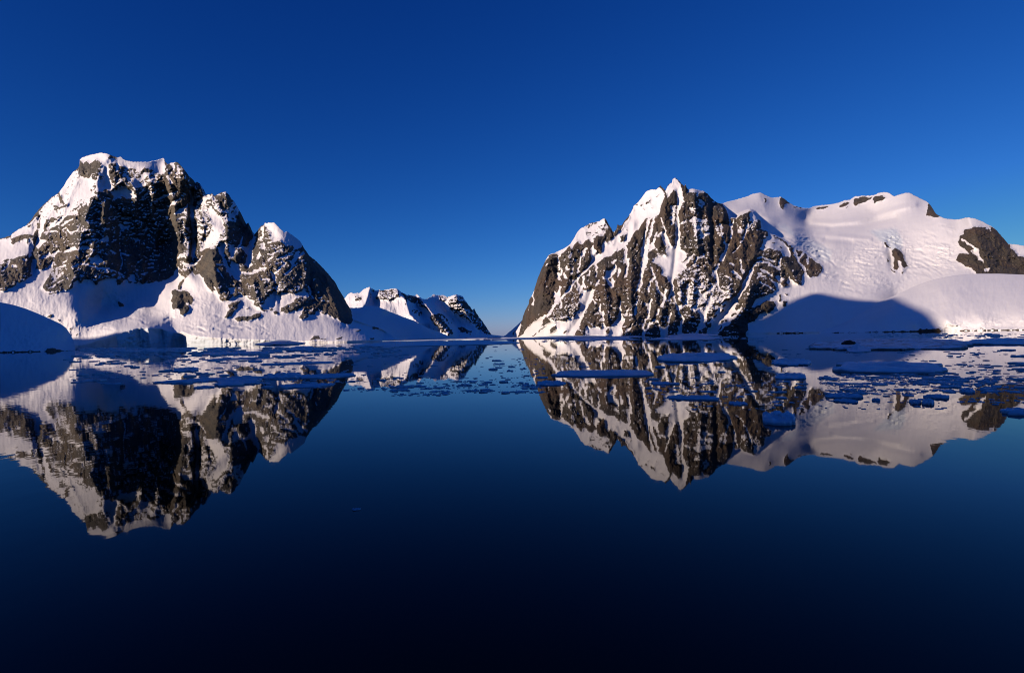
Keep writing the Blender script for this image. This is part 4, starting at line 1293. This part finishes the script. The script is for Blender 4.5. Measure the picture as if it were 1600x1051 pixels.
floe('ice_floe', 1193, 1241, 650, 664, 0.95, 'thick small floe nearest the viewer at right, by the reflected snow', group=FG, seed=26, square=.45, ragged=.1)
floe('ice_floe', 1044, 1123, 619, 625, 0.4, 'thin pointed floe over the reflected central snowfield', group=FG, seed=28, square=.05)
floe('ice_floe', 1140, 1166, 628.5, 632.5, 0.3, 'tiny flat floe right of the thin pointed floe', group=FG, seed=30)
floe('ice_floe', 1018, 1046, 597, 601, 0.3, 'small thin floe right of the end of the long flat floe', group=FG, seed=31)
floe('ice_floe', 1578, 1660, 643, 651, 0.6, 'near flat floe cut by the right edge on blue water', group=FG, seed=33)
floe('ice_floe', 346, 396, 593, 602, 0.7, 'broad dark floe below the reflected left glacier', group=FG, seed=35)
floe('ice_floe', 272, 428, 590.5, 595, 0.45, 'very long thin floe lying across the left reflection', group=FG, seed=37, n=80, ragged=.14)
floe('ice_floe', 420, 462, 585, 592, 0.9, 'lumpy floe at the right end of the very long thin floe', group=FG, seed=39, lump=.8)
floe('ice_floe', 468, 547, 585, 590.5, 0.6, 'bright blue flat floe near the tip of the left reflection', group=FG, seed=41, square=.2)
floe('ice_floe', 446, 514, 600, 605.5, 0.5, 'blue floe just below the bright blue flat floe', group=FG, seed=43)
floe('ice_floe', 421, 508, 566, 569.5, 0.35, 'thin dark floe lying alone on the pale reflected apron', group=FG, seed=45, ragged=.12)
floe('ice_floe', 277, 303, 575, 580.5, 0.7, 'short thick floe left of centre in the left reflection', group=FG, seed=47, square=.5)
floe('ice_floe', 392, 407, 562.5, 566, 0.5, 'small rounded floe left of the thin dark floe', group=FG, seed=49)
floe('ice_floe', 308, 332, 603.5, 607, 0.3, 'little flat floe below the left end of the long thin floe', group=FG, seed=51)
floe('ice_floe', 345, 404, 559, 562, 0.35, 'thin strip of ice above the small rounded floe', group=FG, seed=52)
floe('ice_floe', 462, 482, 541.5, 548, 1.5, 'dark blocky floe close under the left glacier front', group=FG, seed=53, square=.5)
floe('ice_floe', 345, 404, 549.5, 553.5, 0.8, 'dark ragged floe close to the left ice cliff', group=FG, seed=54)
floe('ice_floe', 618, 744, 533.5, 540.3, 1.6, 'wide flat blue floe at the mouth of the channel, left of centre', group=FG, seed=57, n=80, ragged=.06, square=.4, lump=.2)
floe('ice_floe', 1046, 1100, 526, 531, 1.6, 'low blue floe along the foot of the right peak', group=FG, seed=59)
floe('ice_floe', 922, 962, 526.6, 531.5, 1.8, 'flat blue floe right of the pointed berg', group=FG, seed=61)
floe('ice_floe', 814, 849, 526.2, 530.2, 2.2, 'low dark floe left of the pointed berg at the channel mouth', group=FG, seed=63, lump=.8)
floe('ice_floe', 1422, 1438, 627, 632, 0.5, 'small dark floe left of the round dark lump at right', group=FG, seed=65)
floe('ice_floe', 1442, 1458, 626, 633, 0.7, 'round dark lump of ice on the pale reflection at right', group=FG, seed=66, square=.1, lump=.3)
floe('ice_floe', 1447, 1480, 618.5, 623.5, 0.5, 'flat dark floe just above the round dark lump', group=FG, seed=68)
floe('ice_floe', 1294, 1344, 617, 622.5, 0.5, 'dark flat floe on the reflected icefall, left of the dark lump', group=FG, seed=70)
floe('ice_floe', 1306, 1338, 625, 629, 0.35, 'narrow dark floe just below the flat floe on the reflected icefall', group=FG, seed=72)
floe('ice_floe', 1502, 1521, 608, 614, 0.5, 'blocky dark floe left of the reflected bluff', group=FG, seed=74, square=.4)
floe('ice_floe', 1363, 1374, 623.5, 627, 0.35, 'very small floe between the narrow floe and the dark lump', group=FG, seed=76)
floe('ice_floe', 551, 562, 794.5, 797, 0.1, 'tiny sliver of ice alone on the dark near water', group=FG, seed=78)
# bergs
floe('iceberg', 878, 936, 524.5, 529, 2.5, 'pointed blue berg at the foot of the right peak', 'iceberg', seed=81, mat=M_BLUE, n=60,
     peak=((-.1, 0, 15, .42), (.35, .1, 9, .3), (-.55, 0, 4, .3)), ragged=.12)
floe('iceberg', 1322, 1360, 543, 550.5, 0.9, 'blue wedge of ice beside the dark boulder at right', 'iceberg', seed=83, mat=M_BLUE, peak=((-.1, 0, 2.6, .5),), ragged=.1)
floe('iceberg', 428, 448, 534.5, 539, 2, 'round dark blue berg against the left glacier front', 'iceberg', seed=85, mat=M_BLUE, peak=((0, 0, 11, .7),), ragged=.1)
floe('iceberg', 1070, 1096, 523, 526, 3, 'blue hump of ice at the waterline of the right peak', 'iceberg', seed=87, mat=M_BLUE, peak=((0, 0, 5, .6),), ragged=.1)
floe('iceberg', 762, 773, 526.4, 527.6, 3, 'brilliant white block at the end of the far mountain', 'iceberg', seed=89, peak=((-.1, 0, 16, .6),), ragged=.1)
floe('iceberg', 724, 740, 528.6, 530.6, 3, 'small sunlit flat berg below the far mountain', 'iceberg', seed=91, ragged=.1)
floe('iceberg', 776, 796, 526.6, 527.8, 4, 'thin white berg lying across the far gap', 'iceberg', seed=93, ragged=.1)
floe('iceberg', 649, 704, 530.4, 531.6, 1.6, 'long thin sunlit strip of ice under the shaded snow slope', 'iceberg', seed=95, n=80, ragged=.1)
# boulder carried by the big floe
pb = at(1326, 541.5)
bm_ol = outline_pts(22, 99, .25, .2)
me = lathe_mesh('boulder', 7.0, 5.0, (0.9, 1, .95, .8, .55, .28), bm_ol, (-0.3, .2, .9, 1.5, 1.9, 2.1), .6, 99)
me.attributes.new('snow', 'FLOAT', 'POINT').data.foreach_set('value', [-1.0] * len(me.vertices))
me.attributes.new('ice', 'FLOAT', 'POINT')
bo = add_obj('boulder', me, M_ROCK, label='dark boulder resting on the biggest floe at right', cat='boulder')
bo.location = (pb[0], pb[1], 1.6)

# ---- brash: countless chips between the floes; the larger pieces are objects of their own
BRASH = [(130, 560, 551, 600, 900, 4.0), (560, 850, 556, 600, 220, 3.0), (1010, 1260, 572, 612, 260, 4.0),  # x0, x1, y0, y1, pieces, width in pixels
    (120, 560, 543, 551, 2200, 4.5), (120, 640, 546, 560, 1300, 5.0), (100, 560, 560, 585, 494, 4.0), (110, 460, 585, 600, 494, 4.0), (400, 560, 590, 608, 380, 3.2),
    (540, 700, 585, 612, 627, 3.2), (610, 700, 604, 618, 456, 4.0), (690, 770, 590, 614, 608, 3.2), (770, 850, 560, 614, 418, 3.2), (560, 620, 540, 548, 228, 3.2),
    (800, 850, 600, 614, 304, 3.2), (840, 1010, 566, 574, 114, 3.2), (845, 1000, 529, 536, 304, 2.4), (1000, 1200, 526, 536, 456, 3.2), (1010, 1260, 590, 640, 437, 4.0),
    (1180, 1300, 545, 560, 76, 3.2), (1280, 1500, 584, 600, 1330, 3.2), (1290, 1560, 596, 616, 1064, 3.2), (1440, 1640, 590, 612, 1064, 4.0), (1400, 1640, 545, 570, 285, 3.2),
    (1480, 1640, 566, 592, 494, 4.0), (1280, 1480, 600, 640, 304, 3.2), (1360, 1640, 521, 529, 570, 3.2), (700, 830, 532, 560, 114, 3.2), (1500, 1600, 608, 632, 171, 3.2), (100, 300, 545, 552, 494, 3.2),
]
rng = np.random.RandomState(12)
chips = []
for (x0, x1, y0, y1, k, wpx) in BRASH:
    for _ in range(k):
        x = rng.uniform(x0, x1); y = rng.uniform(y0, y1)
        e = gnoise(np.array(x / 45.), np.array(y / 3.2), 77) + 0.6 * gnoise(np.array(x / 160.), np.array(y / 7.0), 78)
        if e < rng.uniform(-0.5, 0.75): continue
        chips.append((x, y, min(15.0, wpx * rng.lognormal(-0.1, 0.72))))
chips.sort(key=lambda c: -c[2])
def chip_shape(seed, n=8):
    ol = outline_pts(n, seed, .35, .1)
    v = [(x, y, -.5) for x, y in ol] + [(x * .93, y * .93, .7 + .3 * ((i * 7) % 3) / 2) for i, (x, y) in enumerate(ol)] + [(0.1, 0, 1.15)]
    f = [(i, (i + 1) % n, n + (i + 1) % n, n + i) for i in range(n)] + [(n + i, n + (i + 1) % n, 2 * n) for i in range(n)]
    return np.array(v), f
shapes = [chip_shape(200 + i) for i in range(9)]
chip_meshes = []
for i, (v, f) in enumerate(shapes):
    me = bpy.data.meshes.new('ice_chunk'); me.from_pydata([tuple(p) for p in v], [], f); me.update(); me.materials.append(M_FLOE); chip_meshes.append(me)
BIG = 160
ZONES = ('before the left snow hill', 'before the shaded rock wall', 'before the left pyramid peak', 'in the mouth of the channel',
         'before the left cliff of the right peak', 'before the right summit', 'before the icefall', 'before the right snow dome')
sv_co, sv_f, base_i = [], [], 0
for i, (x, y, w) in enumerate(chips):
    p = at(x, y)
    dist = math.hypot(p[0], p[1])
    half = w * dist / F_PX / 2
    dep = half * rng.uniform(.5, 1.3)
    h = min(1.3 if y < 558 else 0.45, max(0.06, half * rng.uniform(.1, .3)))
    rz = rng.uniform(0, 6.28)
    k = i % 9
    if i < BIG:
        zone = ZONES[min(7, sum(x > z for z in (130, 300, 540, 830, 1010, 1200, 1420)))]
        band = 'close to shore' if y < 556 else ('midway out' if y < 590 else 'farthest from shore')
        o = add_obj('ice_chunk', chip_meshes[k], None, label='small low ice chunk %s, %s' % (zone, band), cat='ice chunk', group='loose ice chunks %s, %s' % (zone, band))
        o.location = (p[0], p[1], 0); o.scale = (half, dep, h); o.rotation_euler[2] = rz
    else:
        v, f = shapes[k]
        c, s_ = math.cos(rz), math.sin(rz)
        vx = v[:, 0] * half; vy = v[:, 1] * dep
        sv_co.append(np.stack([p[0] + c * vx - s_ * vy, p[1] + s_ * vx + c * vy, v[:, 2] * h], 1))
        sv_f += [tuple(a + base_i for a in t) for t in f]
        base_i += len(v)
me = bpy.data.meshes.new('brash_ice')
me.from_pydata(np.concatenate(sv_co).tolist(), [], sv_f); me.update()
add_obj('brash_ice', me, M_FLOE, label='scattered thin brash ice between the floes', cat='brash ice', kind='stuff')
